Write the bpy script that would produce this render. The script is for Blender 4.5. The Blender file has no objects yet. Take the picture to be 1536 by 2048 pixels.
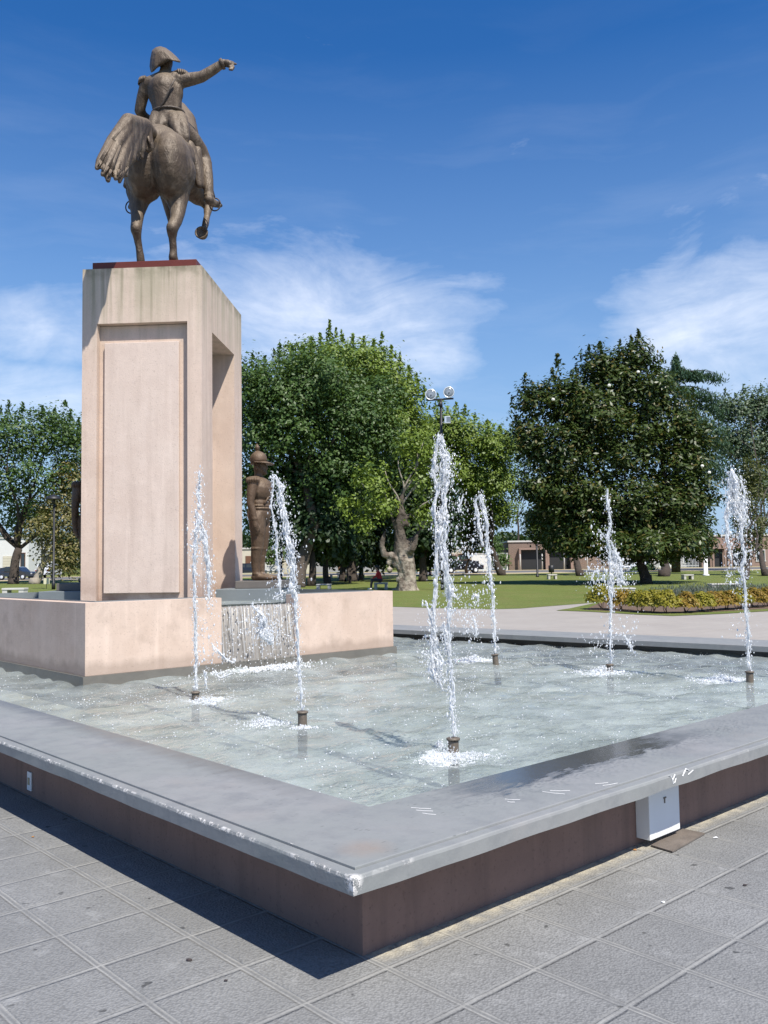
import bpy, bmesh, math, random
import numpy as np
from mathutils import Vector, Matrix, noise as mnoise
rng = np.random.default_rng(7); random.seed(7)
R = math.radians
scene = bpy.context.scene
COL = scene.collection
# ------------------------------------------------------------------ camera calibration
F, PITCH, ROLL, H = 1769.89, R(3.474), -0.01464, 1.6
TH = 0.8317
D1 = np.array([math.sin(TH), math.cos(TH)]); D2 = np.array([-math.cos(TH), math.sin(TH)])
C0 = np.array([-0.1133, 3.7406])            # near corner of the basin wall
ZLB, ZLT, OV, CW = 0.391, 0.470, 0.301, 0.666   # coping underside, top, overhang, width
ZW = 0.31                                    # water level
TP = 0.0629
E1 = np.array([math.cos(TP), -math.sin(TP)]); E2 = np.array([math.sin(TP), math.cos(TP)])
PA = np.array([-4.1593, 12.1274]); PW, PD, PZ = 1.686, 2.4455, 5.791   # pedestal front left corner, width, depth, top
ZPB, ZPT = 0.42, 1.23                        # plinth: bottom of the pink wall, top
def ray(px, py):
    x = (px-768)/F; y = (py-1024)/F
    c, s = math.cos(-ROLL), math.sin(-ROLL)
    x, y = c*x-s*y, s*x+c*y
    cp, sp = math.cos(PITCH), math.sin(PITCH)
    return np.array([x, cp+y*sp, sp-y*cp])
def G(px, py, z=0.0):
    d = ray(px, py); t = (z-H)/d[2]; return np.array([d[0]*t, d[1]*t, z])
def DP(px, py, Y):
    d = ray(px, py); t = Y/d[1]; return np.array([d[0]*t, Y, H+d[2]*t])
SL = 0.009
def tz(Y): return SL*max(0.0, Y-30.0)
def GT(px, py):                              # a point of the gently rising ground
    P = G(px, py)
    if 0 < P[1] < 30: return P
    d = ray(px, py); t = (H+SL*30)/(SL*d[1]-d[2]); return np.array([d[0]*t, d[1]*t, H+d[2]*t])
def UV(u, v, z=0.0):
    q = C0+u*D1+v*D2; return np.array([q[0], q[1], z])
def PL(x, y, z=0.0):                         # pedestal frame
    q = PA+x*E1+y*E2; return np.array([q[0], q[1], z])
def S(px, py, yl):                           # a point on the plane yl behind the pedestal front
    d = ray(px, py); o = np.array([0, 0, H])
    t = ((PA+yl*E2)@E2)/(d[:2]@E2); return o+d*t

# ------------------------------------------------------------------ object helpers
def set_props(o, label=None, cat=None, group=None, kind=None):
    if label: o['label'] = label
    if cat: o['category'] = cat
    if group: o['group'] = group
    if kind: o['kind'] = kind
    return o
def thing(name, loc, label, cat, group=None):
    o = bpy.data.objects.new(name, None); COL.objects.link(o); o.location = Vector(loc)
    o.empty_display_size = 0.2
    return set_props(o, label, cat, group)
def root_loc(o):
    v = Vector((0, 0, 0))
    while o is not None: v += o.location; o = o.parent
    return v
class MB:
    def __init__(s): s.v = []; s.f = []
    def add(s, v, f):
        n = len(s.v); s.v += [tuple(map(float, q)) for q in v]; s.f += [tuple(i+n for i in g) for g in f]; return s
    def box(s, c, sz, ax=None, bev=0.0):
        """box centred at c, sizes sz, optional x/y axes (2d unit vector for x)"""
        ax = (1, 0) if ax is None else ax
        ex = np.array([ax[0], ax[1], 0]); ey = np.array([-ax[1], ax[0], 0]); ez = np.array([0, 0, 1.])
        c = np.array(c, float); h = np.array(sz)/2
        if bev <= 0:
            P = [c+a*h[0]*ex+b*h[1]*ey+d*h[2]*ez for d in (-1, 1) for a, b in ((-1, -1), (1, -1), (1, 1), (-1, 1))]
            return s.add(P, [(3, 2, 1, 0), (4, 5, 6, 7), (0, 1, 5, 4), (1, 2, 6, 5), (2, 3, 7, 6), (3, 0, 4, 7)])
        bm = bmesh.new(); bmesh.ops.create_cube(bm, size=1.0)
        for v in bm.verts: v.co = Vector((v.co.x*sz[0], v.co.y*sz[1], v.co.z*sz[2]))
        bmesh.ops.bevel(bm, geom=bm.edges[:], offset=bev, segments=2, affect='EDGES', profile=0.5)
        bm.verts.index_update()
        P = [c+v.co.x*ex+v.co.y*ey+v.co.z*ez for v in bm.verts]; Fc = [tuple(v.index for v in f.verts) for f in bm.faces]
        bm.free(); return s.add(P, Fc)
    def quad(s, a, b, c, d): return s.add([a, b, c, d], [(0, 1, 2, 3)])
    def prism(s, poly, z0, z1):
        n = len(poly); z0f = z0 if callable(z0) else (lambda p: z0); z1f = z1 if callable(z1) else (lambda p: z1)
        P = [(p[0], p[1], z0f(p)) for p in poly]+[(p[0], p[1], z1f(p)) for p in poly]
        return s.add(P, [tuple(range(n-1, -1, -1)), tuple(range(n, 2*n))]+[(i, (i+1) % n, n+(i+1) % n, n+i) for i in range(n)])
    def tube(s, pts, rad, n=8, cap=True, rough=0.0, flat=1.0):
        pts = [np.array(p, float) for p in pts]; m = len(pts)
        if np.isscalar(rad): rad = [rad]*m
        t0 = pts[1]-pts[0]; t0 /= np.linalg.norm(t0)+1e-9
        a = np.array([1., 0, 0]) if abs(t0[0]) < 0.8 else np.array([0, 1., 0])
        V = []
        for i in range(m):
            t = pts[min(i+1, m-1)]-pts[max(i-1, 0)]; t /= np.linalg.norm(t)+1e-9
            a = a-t*(a@t); a /= np.linalg.norm(a)+1e-9; b = np.cross(t, a)
            for k in range(n):
                q = 2*math.pi*k/n; r = rad[i]*(1+rough*(random.random()-0.5)*2)
                V.append(pts[i]+a*r*math.cos(q)+b*r*flat*math.sin(q))
        Fc = [(i*n+k, i*n+(k+1) % n, (i+1)*n+(k+1) % n, (i+1)*n+k) for i in range(m-1) for k in range(n)]
        if cap: Fc += [tuple(range(n-1, -1, -1)), tuple(range((m-1)*n, m*n))]
        return s.add(V, Fc)
    def lathe(s, c, prof, n=20, axis=None):
        """prof: list of (r, h) along the axis from c"""
        ez = np.array([0, 0, 1.]) if axis is None else np.array(axis, float)/np.linalg.norm(axis)
        a = np.array([1., 0, 0]) if abs(ez[0]) < 0.8 else np.array([0, 1., 0]); a = a-ez*(a@ez); a /= np.linalg.norm(a); b = np.cross(ez, a)
        c = np.array(c, float); m = len(prof)
        V = [c+ez*h+(a*math.cos(2*math.pi*k/n)+b*math.sin(2*math.pi*k/n))*r for r, h in prof for k in range(n)]
        Fc = [(i*n+k, i*n+(k+1) % n, (i+1)*n+(k+1) % n, (i+1)*n+k) for i in range(m-1) for k in range(n)]
        Fc += [tuple(range(n-1, -1, -1)), tuple(range((m-1)*n, m*n))]
        return s.add(V, Fc)
    def ball(s, c, r, axes=None, nu=14, nv=9):
        c = np.array(c, float); r = np.array([r]*3 if np.isscalar(r) else r, float)
        A = np.eye(3) if axes is None else np.array(axes, float)
        V = [c+A[2]*r[2]]
        for i in range(1, nv):
            p = math.pi*i/nv
            for k in range(nu):
                q = 2*math.pi*k/nu
                V.append(c+A[0]*r[0]*math.sin(p)*math.cos(q)+A[1]*r[1]*math.sin(p)*math.sin(q)+A[2]*r[2]*math.cos(p))
        V.append(c-A[2]*r[2]); L = len(V)-1
        Fc = [(0, 1+k, 1+(k+1) % nu) for k in range(nu)]
        for i in range(nv-2):
            for k in range(nu): Fc.append((1+i*nu+k, 1+(i+1)*nu+k, 1+(i+1)*nu+(k+1) % nu, 1+i*nu+(k+1) % nu))
        Fc += [(L, 1+(nv-2)*nu+(k+1) % nu, 1+(nv-2)*nu+k) for k in range(nu)]
        return s.add(V, Fc)
    def caps(s, chain, n=12):
        """tapered capsules along [(point, radius), ...], spheres at the joints"""
        for (p, r) in chain: s.ball(p, r, nu=n, nv=8)
        for (p, r), (q, t) in zip(chain[:-1], chain[1:]):
            s.tube([p, q], [r, t], n=n)
        return s
    def build(s, name, mat, parent=None, smooth=False, **props):
        me = bpy.data.meshes.new(name)
        off = root_loc(parent) if parent is not None else Vector((0, 0, 0))
        me.from_pydata([(a-off.x, b-off.y, c-off.z) for a, b, c in s.v], [], s.f); me.update()
        if smooth: me.polygons.foreach_set('use_smooth', [True]*len(me.polygons))
        me.materials.append(mat)
        o = bpy.data.objects.new(name, me); COL.objects.link(o)
        if parent is not None: o.parent = parent
        return set_props(o, **props)
def fix_normals(o):
    bm = bmesh.new(); bm.from_mesh(o.data); bmesh.ops.recalc_face_normals(bm, faces=bm.faces); bm.to_mesh(o.data); bm.free()
def subdiv_mesh(name, mb, mat, parent, voxel, smooth_it=6, **props):
    """union overlapping closed shapes into one continuous surface"""
    o = mb.build(name, mat, parent, **props)
    m = o.modifiers.new('r', 'REMESH'); m.mode = 'VOXEL'; m.voxel_size = voxel; m.use_smooth_shade = True
    if smooth_it:
        k = o.modifiers.new('s', 'SMOOTH'); k.factor = 0.5; k.iterations = smooth_it
    dg = bpy.context.evaluated_depsgraph_get(); dg.update()
    me = bpy.data.meshes.new_from_object(o.evaluated_get(dg)); o.modifiers.clear()
    old = o.data; o.data = me; bpy.data.meshes.remove(old)
    me.materials.clear(); me.materials.append(mat)
    me.polygons.foreach_set('use_smooth', [True]*len(me.polygons))
    return o
def np_mesh(name, V, Fq, mat, parent=None, smooth=False, **props):
    """V (n,3), Fq (m,k) numpy"""
    off = root_loc(parent) if parent is not None else Vector((0, 0, 0))
    V = V-np.array(off)
    me = bpy.data.meshes.new(name); m, k = Fq.shape
    me.vertices.add(len(V)); me.vertices.foreach_set('co', V.astype(np.float32).ravel())
    me.loops.add(m*k); me.loops.foreach_set('vertex_index', Fq.astype(np.int32).ravel())
    me.polygons.add(m); me.polygons.foreach_set('loop_start', np.arange(0, m*k, k, dtype=np.int32))
    if smooth: me.polygons.foreach_set('use_smooth', np.ones(m, dtype=bool))
    me.update(calc_edges=True); me.validate()
    me.materials.append(mat)
    o = bpy.data.objects.new(name, me); COL.objects.link(o)
    if parent is not None: o.parent = parent
    return set_props(o, **props)
def copy_tree(o, parent=None):
    c = o.copy(); COL.objects.link(c); c.parent = parent
    for ch in [q for q in bpy.data.objects if q.parent == o]: copy_tree(ch, c)
    return c

# ------------------------------------------------------------------ materials
class NT:
    def __init__(s, name):
        s.m = bpy.data.materials.new(name); s.m.use_nodes = True; s.t = s.m.node_tree; s.t.nodes.clear()
        s.out = s.n('ShaderNodeOutputMaterial')
    def n(s, typ, **kw):
        q = s.t.nodes.new(typ)
        for k, v in kw.items():
            if k[0] == 'i' and k[1:].isdigit(): s.put(q.inputs[int(k[1:])], v)
            elif k.startswith('in_'): s.put(q.inputs[k[3:].replace('_', ' ')], v)
            else: setattr(q, k, v)
        return q
    def put(s, sock, v):
        if isinstance(v, bpy.types.NodeSocket): s.t.links.new(v, sock)
        elif isinstance(v, bpy.types.Node): s.t.links.new(v.outputs[0], sock)
        else:
            if sock.type == 'RGBA' and not np.isscalar(v) and len(v) == 3: v = (*v, 1)
            sock.default_value = v
    def obj(s): return s.n('ShaderNodeTexCoord').outputs['Object']
    def geo(s): return s.n('ShaderNodeNewGeometry').outputs['Position']
    def map(s, vec, scale=(1, 1, 1), rot=(0, 0, 0), loc=(0, 0, 0)):
        return s.n('ShaderNodeMapping', i0=vec, in_Scale=scale, in_Rotation=rot, in_Location=loc).outputs[0]
    def noise(s, vec, scale, detail=4, rough=0.55, dist=0.0):
        return s.n('ShaderNodeTexNoise', i0=vec, in_Scale=scale, in_Detail=detail, in_Roughness=rough, in_Distortion=dist).outputs[0]
    def ramp(s, fac, stops):
        r = s.n('ShaderNodeValToRGB', i0=fac); e = r.color_ramp.elements
        while len(e) < len(stops): e.new(0.5)
        for q, (p, c) in zip(e, stops):
            q.position = p; q.color = (*c, 1) if not np.isscalar(c) else (c, c, c, 1)
        return r.outputs[0]
    def mix(s, fac, a, b, mode='MIX'):
        q = s.n('ShaderNodeMix', data_type='RGBA', blend_type=mode); q.clamp_factor = True
        s.put(q.inputs[0], fac); s.put(q.inputs[6], a); s.put(q.inputs[7], b); return q.outputs[2]
    def math(s, op, a, b=0.0, c=None):
        q = s.n('ShaderNodeMath', operation=op, i0=a, i1=b)
        if c is not None: s.put(q.inputs[2], c)
        return q.outputs[0]
    def bump(s, h, strength=0.3, dist=0.01, normal=None):
        q = s.n('ShaderNodeBump', in_Strength=strength, in_Distance=dist, in_Height=h)
        if normal is not None: s.put(q.inputs['Normal'], normal)
        return q.outputs[0]
    def pbsdf(s, col, rough=0.7, normal=None, **kw):
        q = s.n('ShaderNodeBsdfPrincipled', in_Base_Color=col, in_Roughness=rough)
        if normal is not None: s.put(q.inputs['Normal'], normal)
        for k, v in kw.items(): s.put(q.inputs[k.replace('_', ' ')], v)
        return q.outputs[0]
    def done(s, sh):
        s.put(s.out.inputs[0], sh); return s.m
def simple(name, col, rough=0.7, var=0.15, scale=6.0, bump=0.1, metallic=0.0, bscale=40.0, bdist=0.01, **kw):
    t = NT(name); o = t.obj()
    n1 = t.noise(o, scale, 5)
    c = t.mix(n1, [x*(1-var) for x in col], [min(1, x*(1+var)) for x in col])
    b = t.bump(t.noise(o, bscale, 4), bump, bdist)
    return t.done(t.pbsdf(c, rough, b, Metallic=metallic, **kw))
M = {}
# ------------------------------------------------------------------ setting materials
def uvspace(t):
    """basin axes: x along the right edge, y along the left edge"""
    ang = math.atan2(D1[1], D1[0])
    v = t.n('ShaderNodeVectorMath', operation='SUBTRACT', i0=t.geo(), i1=(C0[0], C0[1], 0)).outputs[0]
    return t.map(v, rot=(0, 0, -ang))
def paving_material(name, pitch, off, base, groove, near=True):
    t = NT(name); uv = uvspace(t)
    s = t.n('ShaderNodeSeparateXYZ', i0=uv)
    def line(x, o, w):
        q = t.math('FRACT', t.math('DIVIDE', t.math('SUBTRACT', x, o), pitch))
        d = t.math('MULTIPLY', t.math('ABSOLUTE', t.math('SUBTRACT', q, 0.5)), -pitch)
        return t.math('ADD', d, pitch/2), t.math('FLOOR', t.math('DIVIDE', t.math('SUBTRACT', x, o), pitch))
    wob = t.math('MULTIPLY', t.math('SUBTRACT', t.noise(uv, 9.0, 3), 0.5), 0.008)
    lx, ix = line(t.math('ADD', s.outputs[0], wob), off[0], 0); ly, iy = line(t.math('ADD', s.outputs[1], wob), off[1], 0)
    d = t.math('MINIMUM', lx, ly)                      # distance to the nearest joint
    cell = t.n('ShaderNodeCombineXYZ', i0=ix, i1=iy)
    wn = t.n('ShaderNodeTexWhiteNoise', i0=cell.outputs[0]); wn.noise_dimensions = '3D'
    grain = t.noise(uv, 95.0, 3, 0.65)
    pebble = t.n('ShaderNodeTexVoronoi', i0=uv, in_Scale=105.0); pebble.feature = 'SMOOTH_F1'
    blot = t.noise(uv, 1.7, 6, 0.6); blot2 = t.noise(uv, 7.0, 4, 0.6)
    c = t.mix(t.ramp(blot, [(0.3, 0.0), (0.7, 1.0)]), [x*0.84 for x in base], [x*1.14 for x in base])
    c = t.mix(t.math('MULTIPLY', wn.outputs[0], 0.6), c, [x*0.76 for x in base])
    c = t.mix(t.ramp(pebble.outputs[0], [(0.2, 0.0), (0.75, 0.6)]), c, [x*0.46 for x in base])
    c = t.mix(t.ramp(blot2, [(0.58, 0.0), (0.72, 0.35)]), c, [min(1, x*1.5) for x in base])
    # joint: a pale sanded joint with a dark rim either side
    wear = t.ramp(t.noise(uv, 5.0, 5, 0.65), [(0.30, 0.05), (0.62, 1.0)])
    dbl = t.ramp(lx, [(0.006, 0.0), (0.0095, 1.0), (0.013, 1.0), (0.0165, 0.0)])
    sgl = t.ramp(ly, [(0.003, 0.9), (0.0075, 0.0)])
    jn = t.math('MULTIPLY', t.math('MAXIMUM', dbl, sgl), wear)
    c = t.mix(t.math('MULTIPLY', t.ramp(lx, [(0.004, 1.0), (0.0085, 0.0)]), 0.5), c, [x*0.62 for x in base])
    c = t.mix(t.math('MULTIPLY', t.ramp(d, [(0.008, 0.0), (0.013, 1.0), (0.019, 1.0), (0.025, 0.0)]), 0.35), c, [x*0.55 for x in base])
    c = t.mix(t.math('MULTIPLY', jn, 0.8), c, groove)
    # dark oily spots and pale gum
    sp = t.noise(uv, 11.0, 2, 0.5)
    c = t.mix(t.ramp(sp, [(0.70, 0.0), (0.735, 0.85)]), c, [x*0.25 for x in base])
    # pale yellowish band along the foot of the basin wall (right side)
    if near:
        v = s.outputs[1]
        band = t.math('MULTIPLY', t.math('MULTIPLY', t.ramp(s.outputs[0], [(0.0, 0.0), (0.05, 1.0)]), t.ramp(t.math('ABSOLUTE', t.math('ADD', v, 0.02)), [(0.0, 0.75), (0.06, 0.35), (0.11, 0.0)])),
                      t.ramp(t.noise(uv, 14.0, 4), [(0.35, 0.2), (0.6, 1.0)]))
        c = t.mix(band, c, (0.60, 0.53, 0.38))
    h = t.math('ADD', t.math('MULTIPLY', t.ramp(pebble.outputs[0], [(0.1, 1.0), (0.7, 0.0)]), 0.6), t.math('MULTIPLY', grain, 0.35))
    h = t.math('MULTIPLY', h, t.ramp(d, [(0.006, 0.1), (0.024, 1.0)]))
    b = t.bump(h, 0.75, 0.006)
    b = t.bump(t.ramp(d, [(0.0, 0.6), (0.008, 0.5), (0.013, 0.0), (0.022, 1.0)]), 0.8, 0.006, b)
    return t.done(t.pbsdf(c, 0.62, b, Specular_IOR_Level=0.35))
M['paving'] = paving_material('paving_tiles', 0.4135, (0.0, -0.15), (0.258, 0.257, 0.249), (0.385, 0.375, 0.345))
def far_paving():
    t = NT('plaza_paving'); uv = uvspace(t)
    s = t.map(uv, scale=(1, 1, 1))
    br = t.n('ShaderNodeTexBrick', i0=s, in_Scale=1.0, in_Mortar_Size=0.012, in_Brick_Width=0.8, in_Row_Height=0.4)
    br.inputs['Color1'].default_value = (0.36, 0.32, 0.275, 1); br.inputs['Color2'].default_value = (0.32, 0.285, 0.25, 1); br.inputs['Mortar'].default_value = (0.23, 0.20, 0.175, 1)
    c = t.mix(t.ramp(t.noise(uv, 0.6, 6, 0.6), [(0.3, 0.0), (0.7, 1.0)]), br.outputs[0], (0.385, 0.35, 0.305))
    c = t.mix(t.math('MULTIPLY', t.noise(uv, 9.0, 4), 0.5), c, (0.27, 0.245, 0.22))
    return t.done(t.pbsdf(c, 0.75, t.bump(t.noise(uv, 40, 3), 0.2, 0.01)))
M['plaza'] = far_paving()
def grass_mat(name, a, b, dry=(0.22, 0.19, 0.07)):
    t = NT(name); g = t.geo()
    c = t.mix(t.ramp(t.noise(g, 0.35, 6, 0.65), [(0.3, 0.0), (0.7, 1.0)]), a, b)
    c = t.mix(t.ramp(t.noise(g, 0.9, 6, 0.65), [(0.48, 0.0), (0.68, 0.75)]), c, dry)
    fine = t.noise(t.map(g, scale=(1, 1, 1)), 14.0, 4, 0.7)
    c = t.mix(t.ramp(fine, [(0.35, 0.65), (0.6, 0.0)]), c, [x*0.45 for x in a])
    return t.done(t.pbsdf(c, 0.85, t.bump(fine, 0.9, 0.06), Specular_IOR_Level=0.2))
M['lawn'] = grass_mat('lawn_grass', (0.135, 0.175, 0.038), (0.185, 0.215, 0.058))
M['soil'] = simple('flowerbed_soil', (0.13, 0.085, 0.055), 0.95, 0.35, 3, 0.6, bscale=12, bdist=0.05)
M['asphalt'] = simple('asphalt', (0.13, 0.125, 0.12), 0.85, 0.15, 0.5)
M['sidewalk'] = simple('street_sidewalk', (0.46, 0.37, 0.22), 0.85, 0.12, 0.8)

# ------------------------------------------------------------------ ground sheets
def sheet(name, poly, mat, dz, kind='structure', cuts=(30.0,)):
    bm = bmesh.new(); vs = [bm.verts.new((p[0], p[1], 0)) for p in poly]; f = bm.faces.new(vs)
    for y in cuts:
        bmesh.ops.bisect_plane(bm, geom=bm.verts[:]+bm.edges[:]+bm.faces[:], plane_co=(0, y, 0), plane_no=(0, 1, 0))
    for v in bm.verts: v.co.z = tz(v.co.y)+dz
    bmesh.ops.recalc_face_normals(bm, faces=bm.faces)
    if bm.faces[:] and bm.faces[:][0].normal.z < 0: bmesh.ops.reverse_faces(bm, faces=bm.faces)
    me = bpy.data.meshes.new(name); bm.to_mesh(me); bm.free(); me.materials.append(mat)
    o = bpy.data.objects.new(name, me); COL.objects.link(o); return set_props(o, kind=kind)
sheet('ground', [(-900, -60), (900, -60), (900, 1500), (-900, 1500)], M['lawn'], -0.012)
def ring(pts): return [tuple(p[:2]) for p in pts]
far_in = [UV(8.95, -6), UV(8.3, 22)]
# plaza (beige) everywhere round the fountain, near tiles over it in front
sheet('plaza_pavement', [(-60, -20), (60, -20), (60, 60), (-60, 60)], M['plaza'], -0.004)
sheet('tile_pavement', ring([UV(-12, -12), UV(9.6, -12), UV(9.6, 0.05), UV(0.05, 0.05), UV(0.05, 19), UV(-12, 19)]), M['paving'], 0.0)
lawn_pts = [GT(-900, 1219), GT(100, 1214), GT(787, 1213.5), GT(900, 1217), GT(985, 1218.5), GT(1040, 1217), GT(1180, 1206)]
lawn_poly = ring(lawn_pts)+[tuple(GT(1235, 1203)[:2]), tuple(GT(1300, 1194)[:2]), tuple(GT(1420, 1186)[:2]), tuple(GT(1650, 1180)[:2]), (60.0, 60.0), (60, 97), (-95, 97), (-95, 50)]
sheet('lawn', lawn_poly, M['lawn'], 0.004)
# curved flower-bed island
bed_pts = [GT(1112, 1221), GT(1180, 1223.5), GT(1270, 1229), GT(1345, 1232), GT(1440, 1228), GT(1536, 1222.5), GT(1800, 1209)]
bed_back = [GT(1900, 1176), GT(1536, 1170), GT(1380, 1172), GT(1290, 1183), GT(1195, 1205), GT(1140, 1217)]
sheet('lawn_border', ring(bed_pts+bed_back), M['lawn'], 0.008)
soil_pts = [GT(1168, 1220), GT(1270, 1225), GT(1345, 1227.5), GT(1440, 1223.5), GT(1536, 1218), GT(1800, 1206)]
soil_back = [GT(1880, 1180), GT(1536, 1175), GT(1385, 1176), GT(1290, 1187), GT(1205, 1204)]
sheet('flowerbed_soil', ring(soil_pts+soil_back), M['soil'], 0.012)
sheet('sidewalk', [(-130, 93), (130, 93), (130, 98), (-130, 98)], M['sidewalk'], 0.012)
sheet('road', [(-400, 98), (400, 98), (400, 112), (-400, 112)], M['asphalt'], 0.004)
sheet('far_sidewalk', [(-130, 112), (130, 112), (130, 116), (-130, 116)], M['sidewalk'], 0.012)

# ------------------------------------------------------------------ fountain materials
def concrete(name, a, b, streak=0.5, algae=False, wet_z=None, rough=0.8, dirt=(0.30, 0.22, 0.17)):
    t = NT(name); g = t.geo()
    c = t.mix(t.ramp(t.noise(g, 1.1, 6, 0.6), [(0.3, 0.0), (0.7, 1.0)]), a, b)
    c = t.mix(t.math('MULTIPLY', t.ramp(t.noise(g, 4.5, 6, 0.7), [(0.45, 0.0), (0.75, 1.0)]), 0.45), c, [min(1, x*1.18) for x in b])
    st = t.noise(t.map(g, scale=(5, 5, 0.35)), 1.3, 5, 0.6)
    c = t.mix(t.math('MULTIPLY', t.ramp(st, [(0.5, 0.0), (0.75, 1.0)]), streak), c, dirt)
    st3 = t.noise(t.map(g, scale=(7, 7, 0.5)), 1.0, 4, 0.6)
    c = t.mix(t.math('MULTIPLY', t.ramp(st3, [(0.58, 0.0), (0.74, 1.0)]), 0.45), c, [min(1, x*1.25) for x in b])
    spk = t.noise(g, 55, 2, 0.5)
    c = t.mix(t.ramp(spk, [(0.62, 0.0), (0.70, 0.4)]), c, [x*0.55 for x in a])
    z = t.n('ShaderNodeSeparateXYZ', i0=g).outputs[2]
    if algae:
        st2 = t.noise(t.map(g, scale=(4.2, 4.2, 0.22)), 1.0, 5, 0.6)
        st4 = t.noise(t.map(g, scale=(11, 11, 0.3)), 1.0, 4, 0.6)
        top = t.ramp(t.math('DIVIDE', t.math('SUBTRACT', z, 4.35), 1.45), [(0.0, 0.0), (0.35, 0.25), (0.75, 0.8), (1.0, 1.0)])
        k = t.math('MULTIPLY', t.ramp(st2, [(0.40, 0.0), (0.62, 1.0)]), top)
        c = t.mix(t.math('MULTIPLY', k, 0.6), c, (0.25, 0.24, 0.14))
        c = t.mix(t.math('MULTIPLY', top, 0.18), c, (0.50, 0.46, 0.36))
        c = t.mix(t.math('MULTIPLY', t.math('MULTIPLY', t.ramp(st4, [(0.52, 0.0), (0.66, 1.0)]), top), 0.55), c, (0.17, 0.165, 0.095))
        edge = t.ramp(t.math('DIVIDE', t.math('SUBTRACT', z, 5.60), 0.19), [(0.0, 0.0), (1.0, 1.0)])
        c = t.mix(t.math('MULTIPLY', edge, t.ramp(t.noise(g, 6, 4), [(0.35, 0.0), (0.65, 0.8)])), c, (0.15, 0.14, 0.085))
        foot = t.ramp(t.math('DIVIDE', t.math('SUBTRACT', z, 1.2), 0.35), [(0.0, 1.0), (1.0, 0.0)])
        c = t.mix(t.math('MULTIPLY', foot, t.ramp(t.noise(g, 3, 4), [(0.4, 0.15), (0.65, 0.8)])), c, (0.25, 0.15, 0.11))
    if wet_z is not None:
        k = t.math('SUBTRACT', z, t.math('MULTIPLY', t.noise(t.map(g, scale=(3, 3, 1)), 1.4, 4), 0.22))
        wm = t.ramp(t.math('SUBTRACT', k, wet_z-0.12), [(0.0, 1.0), (0.09, 0.0)])
        c = t.mix(t.math('MULTIPLY', wm, 0.55), c, [x*0.55 for x in a])
        # dark mouldy bloom of the foot, in patches
        c = t.mix(t.math('MULTIPLY', t.ramp(t.noise(g, 2.3, 5, 0.6), [(0.56, 0.0), (0.70, 0.38)]), 1.0), c, [x*0.62 for x in a])
    b_ = t.bump(t.noise(g, 60, 4, 0.6), 0.35, 0.006)
    b_ = t.bump(t.noise(g, 5, 4), 0.15, 0.02, b_)
    return t.done(t.pbsdf(c, rough, b_, Specular_IOR_Level=0.25))
M['ped'] = concrete('pedestal_concrete', (0.56, 0.425, 0.34), (0.62, 0.49, 0.40), 0.28, algae=True)
M['panel'] = concrete('panel_concrete', (0.57, 0.45, 0.375), (0.63, 0.515, 0.435), 0.26)
M['plinth'] = concrete('plinth_concrete', (0.53, 0.40, 0.315), (0.60, 0.475, 0.39), 0.16, wet_z=ZPB+0.08, dirt=(0.36, 0.24, 0.17))
M['wall'] = concrete('basin_wall_paint', (0.225, 0.140, 0.112), (0.265, 0.17, 0.135), 0.5, dirt=(0.13, 0.088, 0.072))
M['redbase'] = simple('red_oxide_steel', (0.12, 0.022, 0.012), 0.5, 0.35, 4.0, 0.2)
M['greypaint'] = simple('grey_basin_paint', (0.17, 0.19, 0.195), 0.6, 0.18, 2.5, 0.15)
M['ramp'] = simple('silty_ramp_paint', (0.25, 0.23, 0.205), 0.4, 0.3, 5, 0.2); M['inner'] = simple('shade_dark_inner_wall', (0.035, 0.036, 0.04), 0.35, 0.3, 4, 0.2)  # inner wall near-black: coping shadow put into its colour
M['darkbase'] = simple('slimy_base_paint', (0.15, 0.14, 0.12), 0.35, 0.35, 4, 0.2)
M['whitepaint'] = simple('white_box_paint', (0.80, 0.79, 0.77), 0.6, 0.05, 7, 0.1)
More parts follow.
